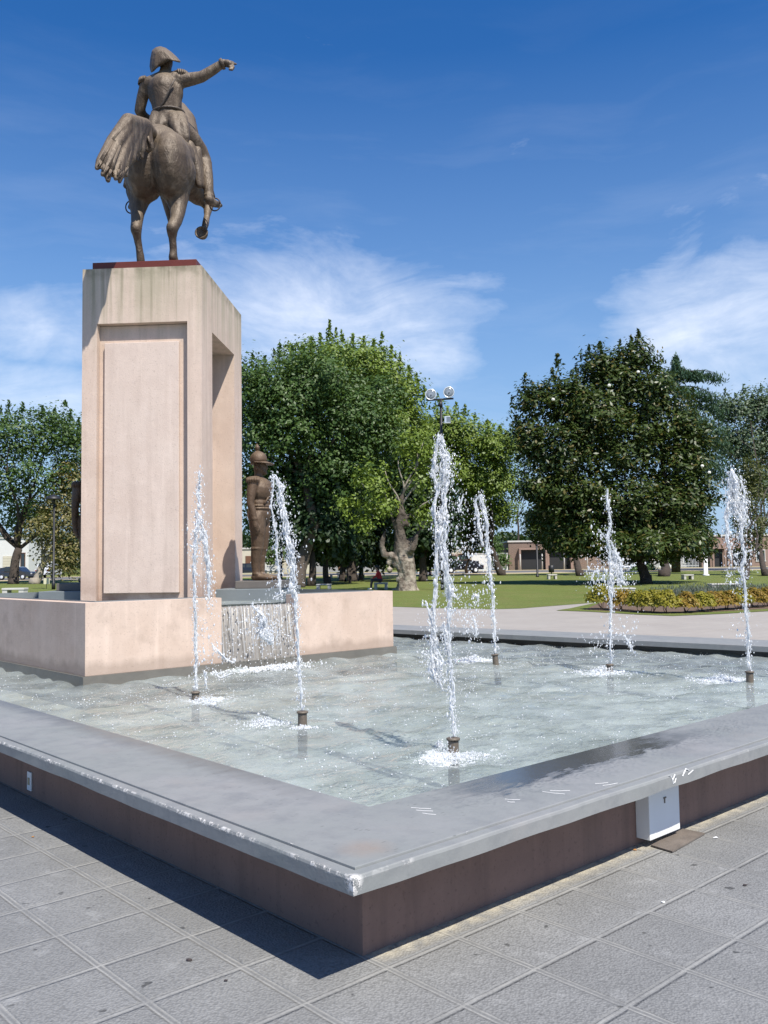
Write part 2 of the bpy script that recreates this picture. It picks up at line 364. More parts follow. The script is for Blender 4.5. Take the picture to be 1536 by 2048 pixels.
def coping_mat():
    t = NT('coping_paint'); uv = uvspace(t); s = t.n('ShaderNodeSeparateXYZ', i0=uv)
    base = (0.218, 0.230, 0.220)
    c = t.mix(t.ramp(t.noise(uv, 1.2, 6, 0.6), [(0.3, 0.0), (0.7, 1.0)]), base, (0.262, 0.26, 0.256))
    c = t.mix(t.ramp(t.noise(uv, 9.0, 5, 0.65), [(0.45, 0.0), (0.75, 0.45)]), c, (0.16, 0.166, 0.17))
    c = t.mix(t.ramp(t.noise(t.map(uv, scale=(1, 1, 1)), 3.4, 6, 0.7), [(0.52, 0.0), (0.66, 0.55)]), c, (0.175, 0.18, 0.185))
    c = t.mix(t.ramp(t.noise(uv, 2.6, 4, 0.6), [(0.55, 0.0), (0.78, 0.5)]), c, (0.265, 0.245, 0.23))
    # rust-brown stain by the corner
    d = t.n('ShaderNodeVectorMath', operation='DISTANCE', i0=uv, i1=(-0.06, -0.1, 0.47)).outputs[1]
    c = t.mix(t.math('MULTIPLY', t.ramp(d, [(0.02, 0.6), (0.14, 0.0)]), t.noise(uv, 12, 3)), c, (0.30, 0.19, 0.12))
    # dark splash drops
    vo = t.n('ShaderNodeTexVoronoi', i0=t.map(uv, rot=(0, 0, R(-47)), scale=(0.75, 2.6, 1)), in_Scale=15.0)
    u, v, z = s.outputs
    near = t.math('MAXIMUM', t.ramp(t.math('ABSOLUTE', t.math('SUBTRACT', v, 0.22)), [(0.0, 1.0), (0.42, 0.25), (0.5, 0.0)]),
                  t.ramp(t.math('ABSOLUTE', t.math('SUBTRACT', u, 0.22)), [(0.0, 1.0), (0.42, 0.2), (0.5, 0.0)]))
    drop = t.math('MULTIPLY', t.ramp(vo.outputs[0], [(0.11, 1.0), (0.17, 0.0)]), t.ramp(t.noise(uv, 7.0, 3), [(0.42, 0.0), (0.55, 1.0)]))
    c = t.mix(t.math('MULTIPLY', drop, t.math('MULTIPLY', near, 0.7)), c, [x*0.4 for x in base])
    # wet stretch along the inner side of the right-hand edge
    nz = t.math('MULTIPLY', t.math('SUBTRACT', t.noise(t.map(uv, scale=(2.2, 7, 1)), 2.4, 5, 0.65), 0.5), 0.5)
    vv = t.math('ADD', v, nz)
    uu = t.math('ADD', u, t.math('MULTIPLY', nz, 2.0))
    wet = t.math('MULTIPLY', t.ramp(vv, [(0.05, 0.0), (0.12, 1.0)]),
                 t.math('MULTIPLY', t.ramp(t.math('DIVIDE', uu, 4.0), [(0.17, 0.0), (0.30, 1.0), (0.62, 1.0), (0.80, 0.0)]),
                        t.ramp(t.math('SUBTRACT', v, 0.0), [(0.0, 0.0), (0.02, 1.0)])))
    wet = t.math('MULTIPLY', wet, t.ramp(t.math('DIVIDE', v, 2.0), [(0.19, 1.0), (0.21, 0.0)]))
    spl = t.math('MULTIPLY', t.ramp(t.noise(t.map(uv, scale=(1, 2.2, 1)), 34, 3, 0.6), [(0.52, 0.0), (0.58, 1.0)]),
                 t.math('MULTIPLY', t.ramp(t.math('ABSOLUTE', t.math('SUBTRACT', v, 0.12)), [(0.0, 0.9), (0.28, 0.0)]), t.ramp(t.math('DIVIDE', u, 4.0), [(0.1, 0.0), (0.28, 1.0)])))
    wl = t.math('MULTIPLY', t.ramp(t.math('ADD', u, t.math('MULTIPLY', nz, 0.7)), [(0.16, 0.0), (0.33, 0.5)]), t.math('MULTIPLY', t.ramp(t.math('SUBTRACT', v, 0.5), [(0.0, 0.0), (0.9, 1.0)]), t.ramp(u, [(0.37, 1.0), (0.40, 0.0)])))
    wet = t.math('MAXIMUM', t.math('MAXIMUM', wet, t.math('MULTIPLY', spl, 0.7)), wl)
    c = t.mix(t.math('MULTIPLY', wet, 0.9), c, (0.055, 0.055, 0.056))
    # chipped white plaster along the arrises: pointiness plus noise
    p = t.n('ShaderNodeNewGeometry').outputs['Pointiness']
    lipd = t.math('MINIMUM', t.math('ABSOLUTE', t.math('ADD', u, OV)), t.math('ABSOLUTE', t.math('ADD', v, OV)))
    zt = t.ramp(t.math('ABSOLUTE', t.math('SUBTRACT', z, ZLT-0.012)), [(0.006, 1.0), (0.020, 0.0)])
    right = t.ramp(u, [(0.0, 0.0), (0.02, 1.0)])
    ch = t.math('MULTIPLY', t.math('MULTIPLY', t.ramp(lipd, [(0.006, 1.0), (0.013, 0.0)]), zt), t.math('MULTIPLY', t.ramp(t.noise(uv, 30, 5, 0.7), [(0.50, 0.0), (0.56, 0.9)]), t.ramp(t.noise(uv, 2.5, 3), [(0.4, 0.15), (0.6, 1.0)])))
    gd = t.math('ABSOLUTE', t.math('SUBTRACT', lipd, 0.060))
    ch = t.math('MULTIPLY', ch, t.math('SUBTRACT', 1.0, t.math('MULTIPLY', right, t.ramp(t.noise(uv, 5.5, 4, 0.7), [(0.58, 1.0), (0.66, 0.1)]))))
    ch2 = t.math('MULTIPLY', t.ramp(gd, [(0.004, 1.0), (0.012, 0.0)]), t.ramp(t.noise(uv, 9, 4, 0.7), [(0.66, 0.0), (0.70, 1.0)]))
    ch = t.math('MAXIMUM', ch, ch2)
    # broken corner
    dc = t.n('ShaderNodeVectorMath', operation='DISTANCE', i0=uv, i1=(-OV, -OV, 0.438)).outputs[1]
    ch3 = t.math('MULTIPLY', t.ramp(dc, [(0.025, 1.0), (0.055, 0.0)]), t.ramp(t.noise(uv, 45, 3, 0.6), [(0.42, 0.0), (0.5, 1.0)]))
    ch = t.math('MAXIMUM', ch, ch3)
    c = t.mix(ch, c, (0.74, 0.71, 0.67))
    rough = t.mix(wet, (0.62,)*3, (0.13,)*3)
    b = t.bump(t.noise(uv, 55, 4, 0.6), 0.25, 0.004); b = t.bump(t.noise(uv, 6, 4), 0.25, 0.012, b); b = t.bump(ch, 0.6, 0.006, b)
    nrm = t.n('ShaderNodeMix', data_type='VECTOR'); t.put(nrm.inputs[0], t.math('MULTIPLY', wet, 0.75)); t.put(nrm.inputs[4], b); t.put(nrm.inputs[5], t.n('ShaderNodeNewGeometry').outputs['Normal'])
    return t.done(t.pbsdf(c, rough, nrm.outputs[1], Specular_IOR_Level=0.5))
M['coping'] = coping_mat()
def floor_mat():
    t = NT('basin_floor_paint'); uv = uvspace(t); s = t.n('ShaderNodeSeparateXYZ', i0=uv)
    c = t.mix(t.ramp(t.noise(uv, 0.55, 5, 0.6), [(0.35, 0.0), (0.65, 1.0)]), (0.325, 0.34, 0.325), (0.40, 0.40, 0.36))
    # brown silt gathers by the plinth and on the left
    k = t.ramp(t.math('ADD', t.math('DIVIDE', s.outputs[1], 14.0), t.math('MULTIPLY', t.math('SUBTRACT', t.noise(uv, 0.8, 5, 0.65), 0.5), 0.55)), [(0.20, 0.0), (0.42, 1.0)])
    c = t.mix(t.math('MULTIPLY', k, 0.75), c, (0.34, 0.285, 0.21))
    c = t.mix(t.ramp(t.noise(uv, 2.2, 5, 0.7), [(0.58, 0.0), (0.75, 0.6)]), c, (0.30, 0.31, 0.29))
    return t.done(t.pbsdf(c, 0.8))
M['floor'] = floor_mat()
def water_mat(name, tint=(0.86, 0.92, 0.92), foam=True):
    t = NT(name); g = t.geo(); uv = uvspace(t)
    n1 = t.noise(t.map(uv, rot=(0, 0, R(20)), scale=(1, 1.6, 1)), 6.5, 4, 0.55, 0.4)
    n2 = t.noise(t.map(uv, rot=(0, 0, R(-35)), scale=(1.5, 1, 1)), 16.0, 3, 0.6, 0.5)
    b = t.bump(n1, 0.7, 0.06); b = t.bump(n2, 0.6, 0.022, b)
    fr = t.n('ShaderNodeFresnel', in_IOR=1.33, in_Normal=b)
    tr = t.n('ShaderNodeBsdfTransparent', in_Color=tint)
    gl = t.n('ShaderNodeBsdfGlossy', in_Color=(1, 1, 1), in_Roughness=0.10, in_Normal=b)
    mx = t.n('ShaderNodeMixShader', i0=fr, i1=tr, i2=gl)
    # thin milky veil of tiny bubbles
    df = t.n('ShaderNodeBsdfDiffuse', in_Color=(0.50, 0.55, 0.535))
    veil = t.math('ADD', 0.16, t.math('MULTIPLY', t.ramp(t.noise(uv, 1.6, 5, 0.65), [(0.35, 0.0), (0.7, 1.0)]), 0.26))
    mx2 = t.n('ShaderNodeMixShader', i0=veil, i1=mx.outputs[0], i2=df.outputs[0])
    if foam:                                     # churned foam where the jets fall back
        fm = None
        for (cu, cv, ru, rv, a) in FOAM:
            q = t.n('ShaderNodeVectorMath', operation='MULTIPLY', i0=t.n('ShaderNodeVectorMath', operation='SUBTRACT', i0=uv, i1=(cu, cv, ZW)).outputs[0], i1=(1/ru, 1/rv, 0)).outputs[0]
            k = t.math('MULTIPLY', t.ramp(t.n('ShaderNodeVectorMath', operation='LENGTH', i0=q).outputs[1], [(0.0, 1.0), (0.4, 0.7), (1.0, 0.0)]), a)
            fm = k if fm is None else t.math('MAXIMUM', fm, k)
        ns = t.math('ADD', t.math('MULTIPLY', t.noise(uv, 24, 5, 0.7), 0.65), t.math('MULTIPLY', t.noise(uv, 7, 4, 0.6), 0.35))
        fm = t.ramp(t.math('ADD', ns, t.math('MULTIPLY', t.math('SUBTRACT', fm, 1.0), 0.46)), [(0.40, 0.0), (0.56, 0.95)])
        fb = t.n('ShaderNodeBsdfDiffuse', in_Color=(0.90, 0.92, 0.93), in_Normal=b)
        mx2 = t.n('ShaderNodeMixShader', i0=fm, i1=mx2.outputs[0], i2=fb.outputs[0])
    return t.done(mx2.outputs[0])
def FU(px, py, ru, rv, a):
    P = G(px, py, ZW); q = P[:2]-C0; return (q@D1, q@D2, ru, rv, a)
FOAM = [FU(415, 1402, .8, .8, 1.0), FU(535, 1446, .55, .5, .95), FU(605, 1456, .3, .3, .8), FU(890, 1515, .5, .45, 1.05), FU(960, 1512, .5, .3, .8), FU(946, 1321, .9, .7, 1.0), FU(1205, 1346, .9, .8, 1.0), FU(1445, 1360, .8, .6, 1.05), FU(520, 1330, .9, .35, 1.0), FU(1330, 1352, .8, .5, .7)]
M['water'] = water_mat('fountain_water')
def jet_mat():
    t = NT('white_water'); g = t.geo()
    n = t.noise(t.map(g, scale=(1, 1, 0.5)), 38, 3, 0.6)
    b = t.bump(n, 0.6, 0.01)
    df = t.n('ShaderNodeBsdfDiffuse', in_Color=(0.96, 0.965, 0.97), in_Normal=b)
    tl = t.n('ShaderNodeBsdfTranslucent', in_Color=(0.93, 0.94, 0.95), in_Normal=b)
    gl = t.n('ShaderNodeBsdfGlossy', in_Color=(1, 1, 1), in_Roughness=0.08, in_Normal=b)
    tr = t.n('ShaderNodeBsdfTransparent', in_Color=(0.97, 0.98, 0.98))
    a = t.n('ShaderNodeMixShader', i0=0.4, i1=df.outputs[0], i2=tl.outputs[0])
    a = t.n('ShaderNodeMixShader', i0=0.10, i1=a.outputs[0], i2=gl.outputs[0])
    k = t.math('MAXIMUM', t.ramp(n, [(0.42, 0.0), (0.66, 0.6)]), t.ramp(t.noise(t.map(g, scale=(1, 1, 0.4)), 9, 3), [(0.52, 0.0), (0.64, 0.7)]))
    a = t.n('ShaderNodeMixShader', i0=k, i1=a.outputs[0], i2=tr.outputs[0])
    return t.done(a.outputs[0])
M['jet'] = jet_mat()
M['nozzle'] = simple('corroded_pipe', (0.16, 0.13, 0.10), 0.6, 0.4, 30, 0.4, 0.3)

# ------------------------------------------------------------------ basin
basin = thing('fountain_basin', UV(0, 0), 'low fountain basin with mauve painted wall and broad grey blue chipped coping', 'fountain basin')
# polygon corners in (u, v): near corner, right, far, left
W_OUT = [(-OV, -OV), (10.55, -OV), (8.05, 19.0), (-OV, 19.0)]     # coping lip
W_IN = [(CW-OV, CW-OV), (9.45, CW-OV), (7.15, 18.3), (CW-OV, 18.3)]
def lerp2(t): return [((1-t)*a[0]+t*b[0], (1-t)*a[1]+t*b[1]) for a, b in zip(W_OUT, W_IN)]
mb = MB()
prof = [(0.0, ZLB), (0.0, ZLT-0.022), (0.006, ZLT-0.012), (0.014, ZLT-0.008), (0.080, ZLT-0.007), (0.083, ZLT-0.018), (0.090, ZLT-0.018), (0.094, ZLT-0.002), (0.104, ZLT), (0.98, ZLT), (1.0, ZLT-0.008), (1.0, ZLB)]
NSEG = 90
rings = []
for tt, z in prof:
    cs = lerp2(tt); loop = []
    for i in range(4):
        a, b = np.array(cs[i]), np.array(cs[(i+1) % 4])
        for k in range(NSEG):
            q = a+(b-a)*k/NSEG
            zz = z; jit = 0.0
            if tt < 0.02:                                    # hand-finished lip: slightly uneven edge
                P = UV(q[0], q[1]); nn = mnoise.noise(Vector((P[0]*3.1, P[1]*3.1, z*9)))
                q = q+np.array([0.004*nn, 0.004*nn]); zz = z+(0.006*nn if z < ZLB+0.001 else 0.002*nn)
            loop.append(UV(q[0], q[1], zz))
    rings.append(loop)
nl = 4*NSEG; V = [p for r in rings for p in r]
Fc = [(i*nl+k, i*nl+(k+1) % nl, (i+1)*nl+(k+1) % nl, (i+1)*nl+k) for i in range(len(prof)-1) for k in range(nl)]
Fc += [((len(prof)-1)*nl+k, (len(prof)-1)*nl+(k+1) % nl, (k+1) % nl, k) for k in range(nl)]
mb.add(V, Fc); cop = mb.build('coping', M['coping'], basin); fix_normals(cop)
mb = MB()
wo = [(0, 0), (9.95, 0), (7.6, 18.7), (0, 18.7)]; wi = [(0.2, 0.2), (9.7, 0.2), (7.4, 18.5), (0.2, 18.5)]
for i in range(4):
    a, b, c, d = wo[i], wo[(i+1) % 4], wi[(i+1) % 4], wi[i]
    mb.prism([UV(*q)[:2] for q in (a, b, c, d)], -0.05, ZLB-0.001)
wl = mb.build('wall', M['wall'], basin); fix_normals(wl)
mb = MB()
wj = [(0.215, 0.215), (9.682, 0.215), (7.385, 18.485), (0.215, 18.485)]  # thin dark lining paints the shade below the coping onto the inner wall
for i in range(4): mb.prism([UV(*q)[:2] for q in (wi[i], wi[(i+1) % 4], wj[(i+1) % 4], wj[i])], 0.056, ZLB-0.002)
il = mb.build('shade_lining', M['inner'], basin); fix_normals(il)
mb = MB(); mb.quad(*[UV(*q, z=0.055) for q in wi]); mb.build('basin_floor', M['floor'], basin)
# scratched marks on the coping (bare plaster showing)
def face_pt(px, py):       # on the right-hand lip face v = -OV
    d = ray(px, py); o = np.array([0, 0, H]); P0 = UV(0, -OV-0.0015); t = (P0[:2]@D2)/(d[:2]@D2); return o+d*t
def scratch(pts, w):
    mb = MB(); mb.tube(pts, w, n=4, flat=0.5); mb.build('scratch_mark', M['whitepaint'], basin, label='white scratch through the grey paint')
for (x0, y0, x1, y1) in ((822, 1615, 862, 1617), (832, 1620, 866, 1622), (845, 1626, 872, 1629), (1010, 1598, 1040, 1599), (1015, 1603, 1030, 1604), (1085, 1583, 1130, 1588), (1100, 1581, 1140, 1581), (1190, 1567, 1216, 1565), (1205, 1571, 1235, 1566)):
    scratch([G(x0, y0, ZLT+0.001), G((x0+x1)/2, (y0+y1)/2+0.6, ZLT+0.001), G(x1, y1, ZLT+0.001)], 0.0018)
for pts in ([(1342, 1552), (1345, 1560), (1347, 1568)], [(1345, 1560), (1350, 1549), (1352, 1556), (1349, 1566)], [(1338, 1551), (1341, 1553)], [(1365, 1552), (1372, 1537), (1378, 1541)], [(1376, 1549), (1386, 1540)]):
    scratch([face_pt(*q) for q in pts], 0.003)

def water_sheet(name, poly, z, step, amp, mat):
    """real ripples: a fine grid clipped to the basin"""
    bmn = []
    us = np.arange(min(p[0] for p in poly), max(p[0] for p in poly)+step, step); vs = np.arange(min(p[1] for p in poly), max(p[1] for p in poly)+step, step)
    U, Vv = np.meshgrid(us, vs, indexing='ij')
    Vv = np.clip(Vv, min(p[1] for p in poly), max(p[1] for p in poly))
    # shrink u to the slanting far side
    u1 = np.interp(Vv, [poly[1][1], poly[2][1]], [poly[1][0], poly[2][0]]); U = np.minimum(U, u1)
    hgt = np.zeros_like(U)
    rr = np.random.default_rng(3)
    for k in range(46):
        lam = rr.uniform(0.12, 0.75); th = rr.normal(0.9, 0.9); kx, ky = 2*math.pi/lam*np.array([math.cos(th), math.sin(th)])
        hgt += lam*0.020*amp*np.sin(kx*U+ky*Vv+rr.uniform(0, 6.3)+0.8*np.sin(1.7*U+2.1*Vv+k))
    # ring waves leaving each nozzle
    for (cu, cv) in [(2.13, 4.98), (1.96, 3.0), (2.06, 1.42), (6.31, 4.65), (6.61, 3.17), (6.67, 1.51)]:
        r = np.hypot(U-cu, Vv-cv); hgt += 0.012*amp*np.sin(r*34)*np.exp(-r/0.55)
    X = C0[0]+U*D1[0]+Vv*D2[0]; Y = C0[1]+U*D1[1]+Vv*D2[1]
    n, m = U.shape; idx = np.arange(n*m).reshape(n, m)
    Fq = np.stack([idx[:-1, :-1], idx[1:, :-1], idx[1:, 1:], idx[:-1, 1:]], -1).reshape(-1, 4)
    return np_mesh(name, np.stack([X, Y, z+hgt], -1).reshape(-1, 3), Fq, mat, smooth=True, kind='structure')
water_sheet('water', [(0.2, 0.2), (9.72, 0.2), (8.4, 10.2), (0.2, 10.2)], ZW, 0.03, 0.30, M['water'])

# ------------------------------------------------------------------ plinth with the cascade
K0 = (1.775, 6.755); KL = 4.683; KD = 5.6; KT = 0.20
def KU(a, b, z=0.0): return UV(K0[0]+a, K0[1]+b, z)               # a along the front, b backwards
plinth = thing('fountain_plinth', KU(0, 0), 'square pink concrete upper pool with a water cascade notch in its front', 'plinth')
def front_a(px, z):        # where a pixel column meets the front plane at height z -> a
    lo, hi = -1., 8.
    for _ in range(60):
        m = (lo+hi)/2; P = KU(m, 0, z); v = P-np.array([0, 0, H])
        cp, sp = math.cos(PITCH), math.sin(PITCH); d = v[1]*cp+v[2]*sp; x = v[0]/d; y = -(-v[1]*sp+v[2]*cp)/d
        X = 768+F*(math.cos(ROLL)*x-math.sin(ROLL)*y)
        if X < px: lo = m
        else: hi = m
    return lo
N0, N1 = front_a(443, 1.15), front_a(590, 1.1)
mb = MB()
mb.prism([KU(*q)[:2] for q in ((0, 0), (N0, 0), (N0, KT), (KT, KT), (KT, KD-KT), (0, KD))], ZPB, ZPT)
mb.prism([KU(*q)[:2] for q in ((N1, 0), (KL, 0), (KL, KD), (KL-KT, KD-KT), (KL-KT, KT), (N1, KT))], ZPB, ZPT)
mb.prism([KU(*q)[:2] for q in ((0, KD), (KT, KD-KT), (KL-KT, KD-KT), (KL, KD))], ZPB, ZPT)
pw = mb.build('wall', M['plinth'], plinth); fix_normals(pw)
mb = MB()      # dark slimy base course standing in the pool, set forward a little
mb.prism([KU(*q)[:2] for q in ((-0.035, -0.035), (KL+0.035, -0.035), (KL+0.035, KD+0.035), (-0.035, KD+0.035))], 0.056, ZPB-0.002)
bc = mb.build('base_course', M['darkbase'], plinth)
mb = MB()      # grey lining of the inner pool, 3 mm proud of the walls
for q in (((KT, KT), (N0, KT), (N0, KT+0.02), (KT+0.02, KT+0.02)), ((N1, KT), (KL-KT, KT), (KL-KT-0.02, KT+0.02), (N1, KT+0.02)), ((KL-KT, KT), (KL-KT, KD-KT), (KL-KT-0.02, KD-KT-0.02), (KL-KT-0.02, KT+0.02)),
          ((KT, KD-KT), (KT+0.02, KD-KT-0.02), (KL-KT-0.02, KD-KT-0.02), (KL-KT, KD-KT)), ((KT, KT), (KT+0.02, KT+0.02), (KT+0.02, KD-KT-0.02), (KT, KD-KT))):
    mb.prism([KU(*r)[:2] for r in q], ZPB+0.2, ZPT+0.012)
ln = mb.build('pool_lining', M['greypaint'], plinth); fix_normals(ln)
# sloping fluted ramp in the notch
mb = MB(); nf = 36; rows = []
zt_r, zb_r = ZPT-0.12, ZPB-0.06
for i in range(nf*4+1):
    a = N0+(N1-N0)*i/(nf*4); fl = 0.040*max(0.0, math.cos(2*math.pi*i/8.0+0.8*math.sin(i)))**4
    rows.append([KU(a, KT+0.02, zt_r-0.01), KU(a, 0.10+fl, zt_r), KU(a, 0.065+fl, zt_r-0.03), KU(a, -0.01+fl, zb_r+0.1), KU(a, -0.03+fl, zb_r)])
V = [p for r in rows for p in r]; Fc = [(i*5+k, (i+1)*5+k, (i+1)*5+k+1, i*5+k+1) for i in range(nf*4) for k in range(4)]
mb.add(V, Fc); cr = mb.build('cascade_ramp', M['ramp'], plinth, smooth=True); fix_normals(cr)
mb = MB(); mb.prism([KU(*q)[:2] for q in ((KT, KT), (KL-KT, KT), (KL-KT, KD-KT), (KT, KD-KT))], ZPB, ZPB+0.25); mb.build('pool_floor', M['greypaint'], plinth)
po = MB(); po.quad(*[KU(*q, z=ZPT-0.10) for q in ((KT+0.02, KT+0.02), (KL-KT-0.02, KT+0.02), (KL-KT-0.02, KD-KT-0.02), (KT+0.02, KD-KT-0.02))])
po.build('pool_water', M['water'], kind='structure')

# ------------------------------------------------------------------ pedestal
ped = thing('statue_pedestal', PL(PW/2, PD/2, 1.0), 'tall pale pink concrete pedestal with raised front panel and algae streaked top', 'pedestal')
def fpt(px, py, y=0.0): return S(px, py, y)
def loc2(P): q = P[:2]-PA; return (q@E1, q@E2, P[2])
xa = loc2(fpt(194, 650))[0]; xb = loc2(fpt(374.5, 642))[0]; ztop = loc2(fpt(285, 645))[2]
RD = 0.115                        # recess depth
def side_pt(px, py):
    d = ray(px, py); o = np.array([0, 0, H]); P0 = PL(PW, 0); t = (P0[:2]@E1)/(d[:2]@E1); return o+d*t
n0 = loc2(side_pt(424.3, 663.6)); n1 = loc2(side_pt(468.5, 710.5)); NZ = (n0[2]+n1[2])/2; NY0, NY1 = n0[1], n1[1]
ZB = 1.0
def col(x0, x1, y0, y1, z0, z1, m):
    m.prism([PL(x0, y0)[:2], PL(x1, y0)[:2], PL(x1, y1)[:2], PL(x0, y1)[:2]], z0, z1)
# body as one mesh: front slab with recess, back slab, head block; the niche passes through between them
bm = bmesh.new()
def bbox(x0, x1, y0, y1, z0, z1):
    vs = [bm.verts.new(Vector(PL(x, y, z))) for z in (z0, z1) for x, y in ((x0, y0), (x1, y0), (x1, y1), (x0, y1))]
    for f in ((3, 2, 1, 0), (4, 5, 6, 7), (0, 1, 5, 4), (1, 2, 6, 5), (2, 3, 7, 6), (3, 0, 4, 7)): bm.faces.new([vs[i] for i in f])
G_ = 0.0
bbox(0, xa, 0, NY0, ZB, NZ); bbox(xb, PW, 0, NY0, ZB, NZ); bbox(xa, xb, RD, NY0, ZB, NZ)
bbox(0, PW, NY1, PD, ZB, NZ)
bbox(0.45, PW-0.62, NY0, NY1, ZB, NZ)                      # core behind the niches
bbox(0, xa, 0, RD, NZ, PZ); bbox(xb, PW, 0, RD, NZ, PZ); bbox(xa, xb, 0, RD, ztop, PZ); bbox(xa, xb, RD, RD+0.01, NZ, ztop)
bbox(0, PW, RD, PD, NZ, PZ)
me = bpy.data.meshes.new('pedestal_body'); bmesh.ops.remove_doubles(bm, verts=bm.verts, dist=0.0005); bm.to_mesh(me); bm.free(); 
off = root_loc(ped)
for v in me.vertices: v.co -= off
me.materials.append(M['ped']); pb = bpy.data.objects.new('pedestal_body', me); COL.objects.link(pb); pb.parent = ped
# raised panel
p0 = loc2(fpt(209, 690, RD-0.06)); p1 = loc2(fpt(357.5, 690, RD-0.06)); pzt = loc2(fpt(285, 684, RD-0.06))[2]; pzb = loc2(fpt(285, 1186, RD-0.06))[2]
mb = MB(); c = PL((p0[0]+p1[0])/2, RD-0.031, (pzt+pzb)/2); mb.box(c, (p1[0]-p0[0], 0.058, pzt-pzb), ax=E1, bev=0.006); mb.build('raised_panel', M['panel'], ped)
mb = MB(); BI = 0.10; BH = 0.125
mb.box(PL(PW/2, PD/2+0.0, PZ+BH/2+0.001), (PW-2*BI, PD-2*BI, BH), ax=E1, bev=0.006); mb.build('base_plate', M['redbase'], ped, label='dark red painted plate under the horse')
Z0 = PZ+BH                                                  # what the horse stands on

# ------------------------------------------------------------------ nozzles
NOZ = [((391, 1383), (391, 1398), 'left'), ((605, 1422), (605, 1452), ''), ((907, 1475), (907, 1506), ''), ((992, 1308), (993, 1330), ''), ((1220, 1328), (1220, 1345), ''), ((1500, 1342), (1500, 1368), '')]
NLAB = ['stubby corroded nozzle in front of the pink plinth, its rim awash in splash', 'corroded pipe nozzle second from the left, in front of the cascade', 'tallest corroded pipe nozzle, nearest to the viewer, with foam round its foot',
        'slightly leaning corroded nozzle close to the far edge, nearest the plinth end', 'small dark nozzle at the far edge below the flower bed, in heavy splash', 'straight brown pipe nozzle at the far right of the pool']
NP = []
for (top, base, _), lb in zip(NOZ, NLAB):
    b = G(base[0], base[1], ZW); t = DP(top[0], top[1], b[1]); NP.append((b, t))
    o = thing('fountain_nozzle', (b[0], b[1], 0.06), lb, 'nozzle', 'nozzles standing in the pool')
    r = 0.039; lean = 0.10 if top[0] == 992 else 0.0
    ax = np.array([-lean, 0, 1.0]); h = t[2]-0.06
    mb = MB(); mb.lathe((b[0]+lean*0.2, b[1], 0.06), [(r, 0), (r, h*0.5), (r*0.94, h-0.03), (r*0.96, h-0.02), (r*0.7, h-0.018)], 18, ax); mb.build('pipe', M['nozzle'], o, True)
    mb = MB(); mb.lathe(np.array((b[0]+lean*0.2, b[1], 0.06))+ax*(h-0.016), [(r*0.62, 0.0), (r*1.2, 0.0), (r*1.22, 0.012), (r*0.95, 0.016), (r*0.62, 0.016)], 18, ax); mb.build('rim', M['nozzle'], o, True)

# ------------------------------------------------------------------ box, plate, socket and litter
def wall_right(px, py, off=0.0):
    d = ray(px, py); o = np.array([0, 0, H]); P0 = UV(0, -off); t = (P0[:2]@D2)/(d[:2]@D2); return o+d*t
a = wall_right(1304, 1690, 0.10); b_ = wall_right(1364, 1665, 0.10); u0 = (a[:2]-C0)@D1; u1 = (b_[:2]-C0)@D1; zb = wall_right(1304, 1683, 0.10)[2]
box = thing('junction_box', UV((u0+u1)/2, -0.05, zb), 'white painted box fixed to the mauve basin wall under the coping', 'junction box')
mb = MB(); mb.box(UV((u0+u1)/2, -0.0455, (zb+ZLB-0.012)/2), (u1-u0, 0.089, ZLB-0.012-zb), ax=D1, bev=0.004); mb.build('box_body', M['whitepaint'], box)
mb = MB(); cc = UV((u0+u1)/2+0.005, -0.1012, (zb+ZLB)/2+0.03)
mb.prism([(cc+np.array([D1[0], D1[1], 0])*x)[:2] for x in (-0.012, 0.016, 0.016, -0.012)][:0] or [UV((u0+u1)/2-0.012, -0.09)[:2], UV((u0+u1)/2+0.016, -0.09)[:2], UV((u0+u1)/2+0.016, -0.0935)[:2], UV((u0+u1)/2-0.012, -0.0935)[:2]], cc[2], cc[2]+0.008)
mb.prism([UV((u0+u1)/2-0.006, -0.09)[:2], UV((u0+u1)/2+0.004, -0.09)[:2], UV((u0+u1)/2+0.004, -0.0935)[:2], UV((u0+u1)/2-0.006, -0.0935)[:2]], cc[2]-0.026, cc[2]-0.0005)
mb.build('keyhole_plate', M['nozzle'], box)
M['card'] = simple('damp_plate', (0.15, 0.125, 0.105), 0.8, 0.55, 9, 0.3)
P = [G(*q) for q in ((1302, 1694), (1366, 1661), (1410, 1670), (1345, 1707))]; cen = sum(P)/4
mb = MB(); mb.prism([q[:2] for q in P], 0.004, 0.012); o = mb.build('metal_plate', M['card'], thing('cover_plate', cen, 'rust stained flat plate lying on the tiles below the white box', 'plate'))
def wall_left(px, py):
    d = ray(px, py); o = np.array([0, 0, H]); P0 = C0; t = (P0@D1)/(d[:2]@D1); return o+d*t
c = wall_left(61, 1562); 
so = thing('wall_socket', c, 'small white wall socket let into the shaded left side of the basin', 'socket')
mb = MB(); mb.box(c-np.array([D1[0], D1[1], 0])*0.006, (0.075, 0.012, 0.13), ax=D2, bev=0.004); mb.build('frame', M['whitepaint'], so)
mb = MB(); mb.box(c-np.array([D1[0], D1[1], 0])*0.014, (0.03, 0.006, 0.05), ax=D2, bev=0.002); mb.build('socket_face', simple('yellowed_plastic', (0.4, 0.33, 0.2), 0.5), so)
M['paper'] = simple('litter_paper', (0.78, 0.79, 0.80), 0.8, 0.05); M['leaf_dry'] = simple('dry_leaf', (0.42, 0.19, 0.05), 0.8, 0.3); M['leaf_dark'] = simple('rotten_leaf', (0.04, 0.03, 0.03), 0.8)
